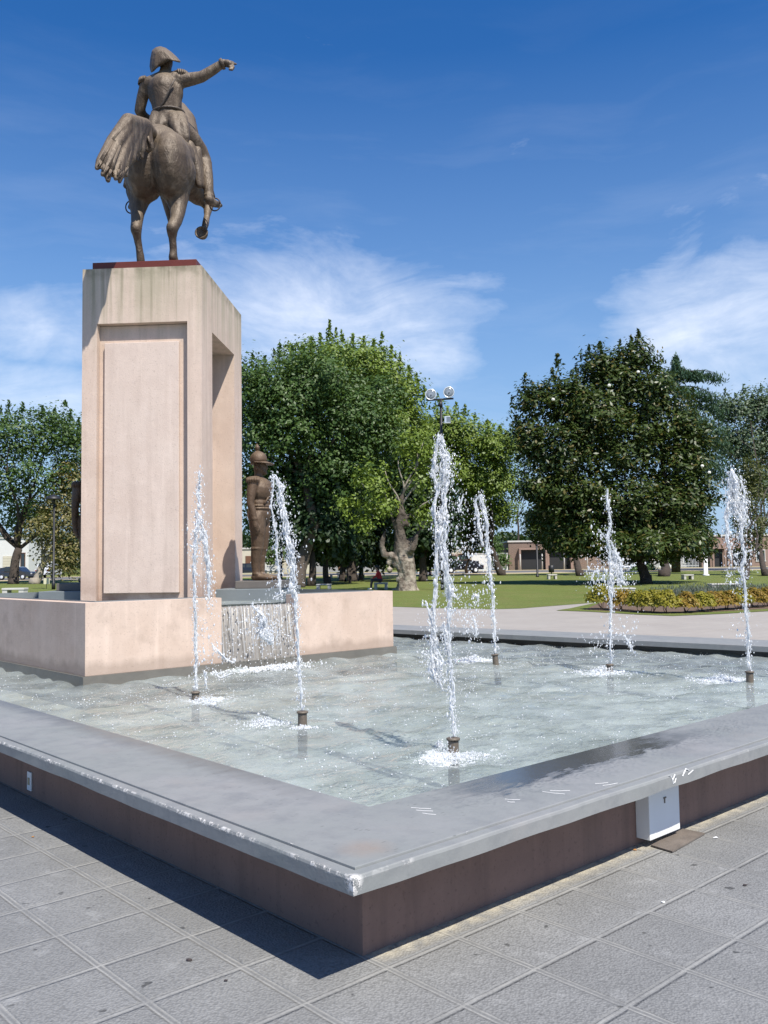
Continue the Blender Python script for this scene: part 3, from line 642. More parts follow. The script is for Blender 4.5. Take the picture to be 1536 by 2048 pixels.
def scrap(px, py, sz, mat, lb, cat='litter', nm='paper_scrap'):
    c = G(px, py, 0.0); mb = MB(); n = 7
    pl = [(c[0]+sz*math.cos(2*math.pi*k/n)*random.uniform(.6, 1.1), c[1]+sz*.6*math.sin(2*math.pi*k/n)*random.uniform(.6, 1.1)) for k in range(n)]
    V = [(x, y, 0.003+random.uniform(0, sz*0.35)) for x, y in pl]+[(c[0], c[1], 0.004+sz*0.45)]
    V += [(x, y, z-0.002) for x, y, z in V]
    m = n+1
    mb.add(V, [(k, (k+1) % n, n) for k in range(n)]+[(m+(k+1) % n, m+k, m+n) for k in range(n)]+[(k, m+k, m+(k+1) % n, (k+1) % n) for k in range(n)])
    set_props(mb.build(nm, mat), lb, cat)
scrap(1432, 1677, 0.018, M['paper'], 'white paper scrap on the tiles beside the stained plate')
scrap(1326, 1806, 0.012, M['paper'], 'small white paper scrap lying across a tile joint right of the corner')
scrap(1270, 1701, 0.013, M['leaf_dry'], 'orange brown dry leaf against the wall left of the white box', 'leaf', 'fallen_leaf')
scrap(66, 1675, 0.012, M['leaf_dry'], 'tiny orange dry leaf on a joint left of the basin shadow', 'leaf', 'fallen_leaf')
scrap(378, 1922, 0.017, M['leaf_dark'], 'dark shrivelled leaf on the tile in front of the basin corner', 'leaf', 'fallen_leaf')
scrap(452, 1963, 0.010, M['leaf_dark'], 'smaller dark leaf crumb on the tile nearest the viewer', 'leaf', 'fallen_leaf')
scrap(1490, 1772, 0.014, M['leaf_dark'], 'flat dark leaf on the tiles near the right edge', 'leaf', 'fallen_leaf')
# ------------------------------------------------------------------ bronze
def bronze(name, a, b, c3, hi=0.5):
    t = NT(name); g = t.geo()
    n = t.noise(g, 2.6, 6, 0.65)
    c = t.mix(t.ramp(n, [(0.3, 0.0), (0.7, 1.0)]), a, b)
    st = t.noise(t.map(g, scale=(6, 6, 1.0)), 1.6, 5, 0.6)
    c = t.mix(t.math('MULTIPLY', t.ramp(st, [(0.5, 0.0), (0.72, 1.0)]), hi), c, c3)
    # upward faces paler: rain-washed patina, deepened to paint lit tops and dark undersides
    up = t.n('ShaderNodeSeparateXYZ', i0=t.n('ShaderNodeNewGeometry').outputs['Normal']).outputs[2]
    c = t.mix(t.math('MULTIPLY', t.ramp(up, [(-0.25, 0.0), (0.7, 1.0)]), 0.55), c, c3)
    c = t.mix(t.ramp(t.noise(g, 26, 3, 0.6), [(0.6, 0.0), (0.75, 0.4)]), c, [x*0.4 for x in a])
    bb = t.bump(t.noise(g, 34, 4, 0.6), 0.4, 0.012); bb = t.bump(t.noise(t.map(g, scale=(1, 1, 0.6)), 7, 4, 0.6, 0.8), 0.55, 0.05, bb)
    return t.done(t.pbsdf(c, 0.55, bb, Metallic=0.15, Specular_IOR_Level=0.4))
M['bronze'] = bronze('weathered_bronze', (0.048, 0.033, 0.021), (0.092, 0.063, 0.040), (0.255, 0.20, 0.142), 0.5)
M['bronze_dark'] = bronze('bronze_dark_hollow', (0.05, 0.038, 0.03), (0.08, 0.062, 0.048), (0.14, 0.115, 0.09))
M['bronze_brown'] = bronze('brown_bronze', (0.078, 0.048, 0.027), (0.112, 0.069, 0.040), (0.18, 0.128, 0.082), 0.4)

# ------------------------------------------------------------------ the equestrian statue
eq = thing('equestrian_statue', PL(PW/2, PD/2, Z0), 'weathered bronze rider in a bicorne hat pointing ahead on a prancing horse', 'statue')
def CH(lst): return [(S(x, y, yl), r) for x, y, yl, r in lst]
def AT(px, py, yl, z):                         # same column, forced height
    P = S(px, py, yl); P[2] = z; return P
A3 = np.array([[E1[0], E1[1], 0], [E2[0], E2[1], 0], [0, 0, 1.]])
hb = MB()
hb.ball(S(318, 312, 0.82), (0.40, 0.40, 0.46), A3)
hb.ball(S(291, 337, 0.74), (0.29, 0.42, 0.50), A3); hb.ball(S(345, 336, 0.72), (0.30, 0.46, 0.53), A3)
hb.caps(CH([(332, 318, 0.95, 0.42), (342, 330, 1.2, 0.45), (352, 338, 1.55, 0.44)]))
hb.caps(CH([(356, 345, 1.62, 0.43), (362, 352, 1.8, 0.38)]))
hb.caps(CH([(356, 300, 1.6, 0.34), (362, 270, 1.78, 0.29), (366, 245, 1.95, 0.22), (357, 224, 2.08, 0.17)]))
hb.caps(CH([(355, 224, 2.1, 0.16), (346, 236, 2.32, 0.14), (340, 258, 2.5, 0.09)]))
hb.caps(CH([(350, 212, 2.1, 0.05), (350, 200, 2.12, 0.02)]))
hx = {}
def leg(chain, foot_z=True):
    hb.caps(CH(chain))
# left hind
L = [(285, 345, 0.78, 0.30), (279, 392, 0.86, 0.178), (275, 428, 0.74, 0.102), (274, 444, 0.62, 0.09), (272, 458, 0.55, 0.088), (275, 478, 0.62, 0.060), (279, 500, 0.66, 0.058)]
hb.caps(CH(L)); fz = AT(282, 514, 0.68, Z0+0.20); hb.caps([(S(279, 500, 0.66), 0.058), (fz, 0.066), (AT(284, 516, 0.76, Z0+0.13), 0.07)])
hb.lathe(AT(284, 516, 0.78, Z0+0.001), [(0.105, 0), (0.10, 0.03), (0.075, 0.14), (0.04, 0.17)], 14)
# right hind
L = [(350, 345, 0.76, 0.32), (353, 388, 0.82, 0.198), (356, 418, 0.72, 0.122), (353, 440, 0.6, 0.095), (344, 457, 0.5, 0.092), (345, 478, 0.56, 0.062), (347, 500, 0.60, 0.060)]
hb.caps(CH(L)); fz = AT(346, 514, 0.60, Z0+0.22); hb.caps([(S(347, 500, 0.60), 0.060), (fz, 0.07), (AT(350, 516, 0.70, Z0+0.14), 0.075)])
hb.lathe(AT(350, 516, 0.72, Z0+0.001), [(0.115, 0), (0.11, 0.03), (0.08, 0.15), (0.04, 0.18)], 14)
# left fore (standing, mostly behind the right hind)
hb.caps(CH([(338, 372, 1.62, 0.2), (342, 410, 1.66, 0.13), (346, 440, 1.66, 0.09), (346, 470, 1.66, 0.06)])+[(AT(346, 490, 1.64, Z0+0.22), 0.066), (AT(346, 490, 1.72, Z0+0.13), 0.07)])
hb.lathe(AT(346, 490, 1.74, Z0+0.001), [(0.105, 0), (0.10, 0.03), (0.075, 0.14), (0.04, 0.17)], 14)
# right fore, raised and bent
hb.caps(CH([(378, 372, 1.66, 0.22), (396, 392, 1.80, 0.15), (414, 404, 1.98, 0.10), (417, 412, 1.98, 0.085), (414, 432, 1.80, 0.056), (411, 448, 1.66, 0.062), (409, 456, 1.58, 0.055)]))
hc = S(405, 469, 1.52); hn = (-E2[0], -E2[1], 0.15)
hb.lathe(np.array(hc)-np.array(hn)*0.07, [(0.05, 0), (0.085, 0.04), (0.098, 0.11), (0.10, 0.125)], 18, hn)
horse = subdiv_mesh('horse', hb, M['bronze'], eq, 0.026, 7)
sb = MB(); sb.lathe(np.array(hc)+np.array(hn)*0.05, [(0.098, 0.0), (0.104, 0.0), (0.104, 0.022), (0.082, 0.024), (0.078, 0.012)], 20, hn)
sb.build('horseshoe', M['bronze'], horse, True)
fb = MB(); c_ = np.array(hc)+np.array(hn)*0.058
for dx in (-0.018, 0.0, 0.018): fb.tube([c_+np.array([E1[0], E1[1], 0])*dx*0.3+np.array([0, 0, 0.045]), c_+np.array([E1[0], E1[1], 0])*dx*1.6+np.array([0, 0, -0.035])], 0.008, n=6)
fb.build('hoof_frog', M['bronze_dark'], horse, True)
# tail: a thick plume of locks thrown up and to the left, hanging well clear of the rump
tb = MB()
root = (302, 266, 0.42)
ends = [(194, 336, -1.16, 0.052), (205, 349, -1.18, 0.05), (216, 361, -1.14, 0.052), (231, 357, -1.0, 0.05), (239, 363, -0.92, 0.046), (252, 350, -0.78, 0.05), (258, 330, -0.55, 0.045), (272, 320, -0.32, 0.05), (284, 315, -0.14, 0.046), (297, 302, 0.12, 0.05)]
def lock(ex, ey, el_, er, q, jit=0.0, dy=0.0):
    top = (257+q*32, 243+q*9, -0.46+q*0.55); m1 = (281+q*12, 250+q*6, 0.02+q*0.25)
    mid = (ex*0.42+top[0]*0.58-7*(1-q)+jit, ey*0.42+top[1]*0.58, (el_+top[2])*0.5)
    low = (ex*0.8+mid[0]*0.2+jit*1.4, ey*0.76+mid[1]*0.24, el_*0.8+mid[2]*0.2)
    return [(root[0], root[1], root[2]+dy, 0.09), (*m1[:2], m1[2]+dy, 0.10), (*top[:2], top[2]+dy, 0.108), (*mid[:2], mid[2]+dy, 0.074), (*low[:2], low[2]+dy, er*1.08), (ex, ey, el_+dy, er*0.62)]
for i, (ex, ey, el_, er) in enumerate(ends):
    q = i/(len(ends)-1); tb.caps(CH(lock(ex, ey, el_, er, q, 3*math.sin(i*2.3))), n=10)
    if i < 9 and i != 2 and i != 4:
        a = ends[i+1]; f_ = 0.5; tb.caps(CH(lock(ex*f_+a[0]*f_+2, ey*f_+a[1]*f_-9, el_*f_+a[2]*f_+0.08, er, q+0.05, -3*math.sin(i*1.7))), n=10)
tail = subdiv_mesh('tail', tb, M['bronze'], eq, 0.016, 2)
st = MB()
for i in range(30):
    q = i/29; k = q*(len(ends)-1); a = ends[int(k)]; b = ends[min(int(k)+1, len(ends)-1)]; fq = k-int(k)
    if abs(fq-0.5) < 0.22: fq = 0.25 if fq < 0.5 else 0.75
    ex, ey, el_ = [a[j]*(1-fq)+b[j]*fq for j in range(3)]
    c = lock(ex, ey-2, el_, 0.04, q, 3*math.sin(int(k)*2.3), -0.04)
    c = [(*c[1][:3], 0.005), (c[2][0], c[2][1], c[2][2]-0.075, 0.018), (c[3][0], c[3][1], c[3][2]-0.035, 0.02), (c[4][0], c[4][1], c[4][2]-0.012, 0.018), (c[5][0]*0.6+c[4][0]*0.4, c[5][1]*0.6+c[4][1]*0.4, c[5][2]+0.01, 0.008)]
    st.caps(CH(c), n=7)
st.build('tail_strands', M['bronze'], tail, True, kind='stuff')
# saddle cloth hanging behind the rider's leg
sc = MB(); sc.caps(CH([(378, 292, 1.15, 0.09), (390, 325, 1.12, 0.075), (396, 350, 1.12, 0.065), (398, 370, 1.12, 0.06)])); sc.caps(CH([(384, 292, 1.35, 0.09), (398, 325, 1.32, 0.07), (404, 350, 1.32, 0.06), (405, 368, 1.32, 0.055)])); sc.caps(CH([(396, 300, 1.25, 0.06), (404, 372, 1.22, 0.05)])); sc.caps(CH([(384, 292, 1.35, 0.09), (340, 285, 1.3, 0.09), (300, 290, 1.2, 0.08), (262, 340, 1.25, 0.07), (252, 372, 1.25, 0.05)]))
scl = subdiv_mesh('saddle_cloth', sc, M['bronze'], eq, 0.022, 4)
# rider
rb = MB()
rb.caps(CH([(340, 258, 1.22, 0.23), (336, 232, 1.22, 0.215), (333, 205, 1.22, 0.24), (330, 182, 1.22, 0.26)]))
rb.ball(S(331, 186, 1.20), (0.285, 0.185, 0.27), A3); rb.ball(S(334, 210, 1.20), (0.235, 0.175, 0.25), A3)
rb.caps(CH([(296, 170, 1.24, 0.115), (328, 158, 1.22, 0.125), (358, 160, 1.20, 0.12)]))
rb.caps(CH([(330, 150, 1.24, 0.10), (332, 136, 1.26, 0.088), (332, 128, 1.28, 0.10)]))
rb.ball(S(331, 122, 1.30), (0.115, 0.14, 0.155), A3)
rb.caps(CH([(336, 128, 1.44, 0.03), (337, 131, 1.46, 0.02)]))          # nose, hidden
rb.ball(S(342, 127, 1.27), (0.02, 0.035, 0.045), A3)                    # ear
# right arm, pointing
rb.caps(CH([(360, 162, 1.20, 0.115), (384, 158, 1.22, 0.098), (403, 154, 1.22, 0.085), (426, 140, 1.24, 0.078), (444, 128, 1.24, 0.066), (448, 126, 1.24, 0.062)]))
# left arm down to the reins
rb.caps(CH([(292, 172, 1.24, 0.10), (285, 195, 1.28, 0.092), (279, 222, 1.33, 0.082), (288, 233, 1.46, 0.075), (302, 240, 1.62, 0.055)]))
# coat skirts in two flaps with a vent between
rb.caps(CH([(316, 234, 1.14, 0.12), (308, 250, 1.04, 0.105), (304, 262, 0.98, 0.075), (302, 270, 0.97, 0.04)]))
rb.caps(CH([(327, 233, 1.09, 0.09), (321, 252, 0.99, 0.07), (316, 268, 0.93, 0.035)]))
rb.caps(CH([(347, 236, 1.08, 0.10), (350, 252, 0.98, 0.085), (356, 268, 0.93, 0.06), (362, 280, 0.92, 0.03)]))
rb.caps(CH([(360, 238, 1.14, 0.12), (367, 258, 1.02, 0.10), (371, 276, 0.96, 0.07), (371, 290, 0.95, 0.035)]))
# right leg and boot
rb.caps(CH([(362, 262, 1.2, 0.175), (382, 282, 1.3, 0.165), (398, 302, 1.42, 0.14), (408, 320, 1.46, 0.115), (411, 332, 1.42, 0.105), (414, 352, 1.36, 0.098), (417, 378, 1.3, 0.082), (418, 394, 1.28, 0.074)]))
rb.caps(CH([(418, 400, 1.24, 0.075), (426, 406, 1.32, 0.066), (435, 409, 1.46, 0.055), (442, 411, 1.52, 0.035)]))
for k, yy in enumerate((392, 397, 402)): rb.ball(S(417.5, yy, 1.27), (0.09, 0.09, 0.022), A3)
rb.ball(S(409, 325, 1.44), (0.125, 0.125, 0.028), A3); rb.ball(S(410, 331, 1.43), (0.118, 0.118, 0.022), A3)
# left leg behind the horse
rb.caps(CH([(312, 265, 1.25, 0.17), (276, 300, 1.45, 0.14), (262, 335, 1.45, 0.11), (262, 385, 1.38, 0.08), (268, 406, 1.34, 0.066), (260, 415, 1.5, 0.04)]))
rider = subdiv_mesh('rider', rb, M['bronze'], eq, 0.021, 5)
# pointing hand: palm, extended index, curled fingers, thumb
hd = MB()
hd.caps(CH([(448, 126.5, 1.24, 0.052), (455, 127, 1.24, 0.058), (459, 129, 1.24, 0.05)]))
hd.caps(CH([(459, 126, 1.26, 0.024), (465, 127, 1.26, 0.020), (472, 128, 1.26, 0.016)]), n=8)
for k, (dy, yl) in enumerate(((2.2, 1.24), (4.4, 1.23), (6.2, 1.22))):
    hd.caps(CH([(459, 127+dy, yl, 0.024), (466-k, 130+dy, yl, 0.023), (467-k*1.4, 133+dy*1.0, yl-0.03, 0.021), (461-k, 134+dy*0.8, yl-0.05, 0.019)]), n=8)
hd.caps(CH([(452, 125, 1.28, 0.026), (460, 123.5, 1.31, 0.022), (467, 125.2, 1.31, 0.017)]), n=8)
subdiv_mesh('pointing_hand', hd, M['bronze'], rider, 0.0085, 3)
cf = MB(); a = S(441, 129.5, 1.24); b = S(448, 126.5, 1.24); cf.lathe(a, [(0.066, 0), (0.082, 0.005), (0.086, 0.05), (0.07, 0.055)], 16, b-a); cf.build('cuff', M['bronze'], rider, True)
# epaulettes
for nm, P, ln in (('r', S(360, 147.5, 1.20), 1), ('l', S(294, 161, 1.24), -1)):
    ep = MB(); ep.ball(P, (0.125, 0.10, 0.034), A3)
    for k in range(13):
        q = math.pi*(k/12-0.5)
        p = P+A3[0]*0.115*math.cos(q)*ln+A3[1]*0.10*math.sin(q); ep.caps([(p+np.array([0, 0, .01]), 0.016), (p+A3[0]*ln*0.015-np.array([0, 0, 0.06]), 0.013)], n=6)
    ep.build('epaulette', M['bronze'], rider, True)
# belt and sash
bl = MB(); wc = S(336.5, 228, 1.22)
bl.tube([wc+A3[0]*0.245*math.cos(q)+A3[1]*0.215*math.sin(q)+np.array([0, 0, 0.012*math.cos(q)]) for q in np.linspace(0, 2*math.pi, 29)], 0.02, n=6); bl.build('belt', M['bronze_dark'], rider, True)
ss = MB(); ss.tube([S(350, 158, 0.99), S(342, 172, 0.965), S(334, 190, 0.97), S(326, 206, 0.985), S(318, 219, 1.02), S(313, 226, 1.06)], [0.012, 0.015, 0.015, 0.015, 0.015, 0.012], n=6); ss.build('sash', M['bronze_dark'], rider, True)
# bicorne hat: a puffed crescent
hat_o = [(303, 144), (300.5, 132), (302, 116), (305, 102), (312, 96), (321, 94), (331, 97), (341, 104), (351, 113), (360, 123), (357, 125), (348, 122), (341, 120), (334, 124), (326, 130), (316, 134), (309, 141)]
hm = MB(); cx, cy = 325, 117; n = len(hat_o); hat_o = [(cx+(x-cx)*1.07, cy+(y-cy)*1.08) for x, y in hat_o]; V = []
lay = [(1.02, 0.62), (1.09, 0.86), (1.24, 1.0), (1.40, 0.86), (1.46, 0.62)]
for yl, s_ in lay:
    for x, y in hat_o: V.append(S(cx+(x-cx)*s_, cy+(y-cy)*s_, yl))
V.append(S(cx, cy, 1.0)); V.append(S(cx, cy, 1.48))
Fc = [(i*n+k, i*n+(k+1) % n, (i+1)*n+(k+1) % n, (i+1)*n+k) for i in range(len(lay)-1) for k in range(n)]
Fc += [(len(V)-2, (k+1) % n, k) for k in range(n)]+[(len(V)-1, (len(lay)-1)*n+k, (len(lay)-1)*n+(k+1) % n) for k in range(n)]
hm.add(V, Fc); hat = subdiv_mesh('bicorne_hat', hm, M['bronze'], rider, 0.014, 3)
# stirrup
sp = MB(); tc = S(430, 409, 1.40)
sp.tube([tc+A3[0]*0.085*math.cos(q)+np.array([0, 0, 0.10*math.sin(q)]) for q in np.linspace(0, 2*math.pi, 21)], 0.011, n=6); sp.tube([tc+np.array([0, 0, 0.1]), S(418, 350, 1.45)], 0.010, n=6)
sp.build('stirrup', M['bronze_dark'], eq, True); sp = MB(); tc = S(262, 414, 1.44); sp.tube([tc+A3[0]*0.085*math.cos(q)+np.array([0, 0, 0.10*math.sin(q)]) for q in np.linspace(0, 2*math.pi, 21)], 0.011, n=6)
sp.build('stirrup', M['bronze_dark'], eq, True)

# ------------------------------------------------------------------ the two guards
def guard(origin, yaw, lb):
    """a soldier at attention; local x is the way he faces"""
    o = thing('soldier_statue', origin, lb, 'statue', 'bronze soldiers guarding the pedestal')
    ox = np.array([math.cos(yaw), math.sin(yaw), 0]); oy = np.array([-math.sin(yaw), math.cos(yaw), 0]); oz = np.array([0, 0, 1.]); O = np.array(origin, float); AX = np.array([ox, oy, oz])
    W = lambda x, y, z: O+ox*x*1.05+oy*y*1.06+oz*z
    cc = lambda l: [(W(x, y, z), r) for x, y, z, r in l]
    b = MB()
    for s in (-1, 1):
        b.caps(cc([(0, .095*s, .93, .13), (0.015, .10*s, .72, .118), (0.01, .10*s, .52, .092), (-0.01, .105*s, .40, .082), (-0.02, .105*s, .26, .07), (-0.01, .105*s, .12, .058), (0, .105*s, .075, .06)]))
        b.caps(cc([(-.04, .105*s, .05, .05), (0.06, .115*s, .05, .052), (0.15, .13*s, .04, .042), (.21, .14*s, .035, .032)]))
        b.ball(W(0.0, .105*s, .47), (.10, .10, .02), AX); b.ball(W(-0.005, .105*s, .10), (.075, .07, .016), AX)
    b.ball(W(0, 0, .98), (.178, .212, .16), AX); b.ball(W(0.005, 0, 1.13), (.165, .20, .17), AX)
    b.ball(W(0.02, 0, 1.33), (.195, .235, .21), AX); b.caps(cc([(-.01, -.17, 1.45, .085), (-.015, 0, 1.475, .095), (-.01, .17, 1.45, .085)]))
    b.ball(W(0.01, 0, 1.06), (.188, .218, .028), AX)                                       # coat hem
    b.caps(cc([(-.02, 0, 1.5, .07), (0.0, 0, 1.58, .066)])); b.ball(W(-.005, 0, 1.525), (.085, .085, .03), AX)
    b.ball(W(.015, 0, 1.685), (.10, .078, .125), AX); b.ball(W(.075, 0, 1.635), (.045, .05, .05), AX)
    b.caps(cc([(.108, 0, 1.70, .016), (.128, 0, 1.668, .018)])); b.ball(W(.10, 0, 1.63), (.02, .03, .012), AX); b.ball(W(.095, 0, 1.648), (.018, .03, .01), AX); b.ball(W(.092, 0, 1.585), (.026, .03, .022), AX)
    for s in (-1, 1): b.ball(W(.0, .08*s, 1.67), (.022, .014, .034), AX); b.ball(W(.09, .035*s, 1.712), (.014, .016, .010), AX)
    for s in (-1, 1):
        b.caps(cc([(-.01, .225*s, 1.43, .078), (-.03, .255*s, 1.25, .066), (-.035, .265*s, 1.13, .056), (.0, .262*s, 1.0, .050), (.02, .255*s, .88, .043)]))
        b.ball(W(.018, .256*s, .90), (.055, .055, .018), AX)
        b.caps(cc([(.02, .25*s, .86, .042), (.03, .245*s, .80, .044), (.035, .24*s, .76, .036)]))
        for k, ln in enumerate((.085, .095, .088, .07)):
            xx = .06-.025*k; b.caps(cc([(xx, .243*s, .77, .015), (xx+.004, .236*s, .77-ln*.55, .014), (xx-.004, .225*s, .77-ln, .012)]), n=8)
        b.caps(cc([(.055, .235*s, .82, .016), (.075, .222*s, .765, .014), (.072, .215*s, .735, .012)]), n=8)
    body = subdiv_mesh('body', b, M['bronze_brown'], o, 0.0135, 3)
    h = MB()                                                      # shako: band, flaring crown, peak, pompon
    tl = oz*1.0-ox*0.16; tl /= np.linalg.norm(tl)
    h.lathe(W(.005, 0, 1.745), [(.10, 0), (.126, .0), (.128, .04), (.126, .085), (.112, .125), (.080, .155), (.035, .185), (.0, .20)], 24, tl)
    hh = h.build('shako', M['bronze_brown'], o, True)
    p = MB(); nn = 11; V = []
    for k in range(nn):
        q = math.pi*(k/(nn-1)-.5)
        for r_, dz in ((.115, .02), (.215, -.02)): V.append(W(.005+r_*math.cos(q), r_*math.sin(q)*0.95, 1.752+dz*math.cos(q)))
    m = len(V); V += [v-oz*.012 for v in V]
    Fc = [(2*k, 2*k+1, 2*k+3, 2*k+2) for k in range(nn-1)]+[(m+2*k+2, m+2*k+3, m+2*k+1, m+2*k) for k in range(nn-1)]+[(2*k+1, m+2*k+1, m+2*k+3, 2*k+3) for k in range(nn-1)]
    p.add(V, Fc); p.build('peak', M['bronze_brown'], hh, True)
    p = MB(); p.caps(cc([(-.02, 0, 1.945, .028), (-.02, 0, 1.98, .036), (-.025, 0, 2.02, .022)])); p.build('pompon', M['bronze_brown'], hh, True)
    p = MB(); p.tube([W(.015+.1*math.cos(q), .085*math.sin(q), 1.72-.13*max(0, math.cos(q))) for q in np.linspace(-2.0, 2.0, 17)], .009, n=6); p.build('chin_strap', M['bronze_brown'], hh, True)
    for s in (-1, 1):
        e = MB(); e.ball(W(-.01, .225*s, 1.505), (.085, .085, .024), AX)
        for k in range(12):
            q = math.pi*(k/11-.5); P = W(-.01+.085*math.sin(q), (.225+.075*math.cos(q))*s, 1.497); e.caps([(P, .013), (P-oz*.055+oy*s*.008, .011)], n=6)
        e.build('epaulette', M['bronze_brown'], o, True)
    e = MB(); e.tube([W(.143*math.cos(q)+.004, .177*math.sin(q), 1.10) for q in np.linspace(0, 2*math.pi, 29)], .022, n=6); e.build('belt', M['bronze_brown'], o, True)
    e = MB()
    for s in (-1, 1): e.tube([W(-.09, .12*s, 1.47), W(.075, .13*s, 1.475), W(.165, .05*s, 1.40), W(.178, 0.0*s, 1.33), W(.155, -.09*s, 1.2), W(.12, -.135*s, 1.12)], .017, n=6)
    e.build('cross_belt', M['bronze_brown'], o, True)
    for k in range(6): e = MB(); e.ball(W(.19-.006*k*(k > 3), 0, 1.45-.055*k), .013, nu=8, nv=5); e.build('button', M['bronze_brown'], o, True)
    return o
gy = 1.17
gx = loc2(S(519, 1160, gy))[0]; gz = S(519, 1161, gy)[2]
yaw0 = math.atan2(E1[1], E1[0])
gd = guard((*PL(gx, gy)[:2], gz), yaw0-0.12, 'brown bronze soldier in a shako standing at attention right of the pedestal')
gd2 = guard((*PL(-0.33, gy+0.1)[:2], gz), yaw0+R(125), 'dark bronze soldier mostly hidden behind the left side of the pedestal')
M['block'] = simple('dark_block_paint', (0.135, 0.12, 0.105), 0.6, 0.2, 5, 0.2)
PFZ = S(519, 1176, gy)[2]
for o_, xx, yy in ((gd, gx+0.05, gy), (gd2, -0.42, gy+0.1)):
    mb = MB(); mb.box(PL(xx, yy, (gz+PFZ)/2+0.001), (0.68, 0.66, gz-PFZ), ax=E1, bev=0.008); mb.build('base_block', M['block'], o_)
xl = loc2(S(77, 1192, 0.7))[0]
pf = thing('pool_platform', PL(PW/2, 1.5, 0.7), 'grey painted platform in the upper pool carrying the pedestal and soldiers', 'platform')
mb = MB(); mb.box(PL(xl/2-0.003, 1.7, (PFZ+0.7)/2), (-xl, 2.0, PFZ-0.7), ax=E1, bev=0.008); mb.box(PL(PW-xl/2+0.003, 1.7, (PFZ+0.7)/2), (-xl, 2.0, PFZ-0.7), ax=E1, bev=0.008); mb.box(PL(PW/2, 2.6, (PFZ+0.69)/2-0.004), (PW+0.4, 0.25, PFZ-0.71), ax=E1)
mb.build('platform_slab', M['greypaint'], pf)
# ------------------------------------------------------------------ vegetation
def leaf_mat(name, a, b, rough=0.5, trans=0.22, spec=0.4, yel=None):
    t = NT(name); ge = t.n('ShaderNodeNewGeometry'); ri = ge.outputs['Random Per Island']
    n = t.noise(ge.outputs['Position'], 0.45, 3)
    c = t.mix(ri, a, b); c = t.mix(t.ramp(n, [(0.35, 0.0), (0.7, 0.5)]), c, [x*1.25 for x in b])
    if yel is not None: c = t.mix(t.ramp(ri, [(0.88, 0.0), (0.91, 0.7)]), c, yel)
    p = t.pbsdf(c, rough, Specular_IOR_Level=spec)
    tl = t.n('ShaderNodeBsdfTranslucent', in_Color=t.mix(0.5, c, (0.20, 0.30, 0.03)))
    return t.done(t.n('ShaderNodeMixShader', i0=trans, i1=p, i2=tl.outputs[0]).outputs[0])
M['lf_light'] = leaf_mat('leaves_light_green', (0.092, 0.150, 0.018), (0.170, 0.228, 0.030))
M['lf_mid'] = leaf_mat('leaves_mid_green', (0.036, 0.078, 0.016), (0.074, 0.125, 0.027))
M['lf_dark'] = leaf_mat('leaves_shaded_green', (0.014, 0.032, 0.009), (0.028, 0.055, 0.015), 0.5, 0.15)  # leaf colour lowered so the understorey reads as deep shade
M['lf_mag'] = leaf_mat('magnolia_leaves', (0.020, 0.040, 0.009), (0.058, 0.082, 0.017), 0.40, 0.10, 0.25, (0.12, 0.085, 0.02))
M['lf_cedar'] = leaf_mat('cedar_needles', (0.030, 0.070, 0.036), (0.050, 0.100, 0.055), 0.6, 0.15)
M['lf_yel'] = leaf_mat('yellowing_leaves', (0.085, 0.095, 0.025), (0.17, 0.145, 0.05), yel=(0.30, 0.23, 0.09))
M['lf_grey'] = leaf_mat('grey_green_leaves', (0.055, 0.090, 0.045), (0.10, 0.14, 0.072))
M['lf_shrub'] = leaf_mat('golden_shrub_leaves', (0.20, 0.20, 0.02), (0.30, 0.25, 0.03), 0.5, 0.3, 0.3)
M['lf_shrub2'] = leaf_mat('bronze_shrub_leaves', (0.22, 0.12, 0.025), (0.30, 0.20, 0.03), 0.5, 0.3, 0.3, (0.16, 0.17, 0.02))
M['lf_lav'] = leaf_mat('lavender_leaves', (0.085, 0.115, 0.085), (0.14, 0.165, 0.125), 0.7, 0.2)
M['lf_col'] = leaf_mat('brownish_green_leaves', (0.060, 0.075, 0.018), (0.10, 0.105, 0.03))
M['lf_red'] = leaf_mat('red_flower_leaves', (0.03, 0.06, 0.02), (0.06, 0.08, 0.02), yel=(0.42, 0.06, 0.03))
M['bark_mid'] = simple('grey_brown_bark', (0.085, 0.067, 0.053), 0.95, 0.4, 2.5, 1.0, bscale=5, bdist=0.08)
M['bark'] = simple('dark_bark', (0.055, 0.042, 0.033), 0.95, 0.4, 2.5, 1.0, bscale=5, bdist=0.08)
M['bark_pale'] = simple('pale_bark', (0.30, 0.26, 0.21), 0.95, 0.35, 2.0, 0.9, bscale=4, bdist=0.06)
def plane_bark():
    t = NT('flaking_plane_bark'); g = t.geo()
    c = t.mix(t.ramp(t.noise(g, 2.6, 5, 0.65), [(0.42, 0.0), (0.58, 1.0)]), (0.15, 0.115, 0.085), (0.38, 0.325, 0.255))
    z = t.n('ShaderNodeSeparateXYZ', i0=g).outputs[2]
    c = t.mix(t.ramp(t.math('DIVIDE', z, 6.0), [(0.32, 0.0), (0.5, 0.85)]), c, (0.055, 0.042, 0.032))  # bark darkened with height to offset the sun on the upper trunk
    return t.done(t.pbsdf(c, 0.9, t.bump(t.noise(g, 4.5, 5, 0.7), 1.0, 0.12)))
M['bark_plane'] = plane_bark()
M['petal'] = simple('magnolia_petal', (0.80, 0.78, 0.68), 0.6, 0.05)

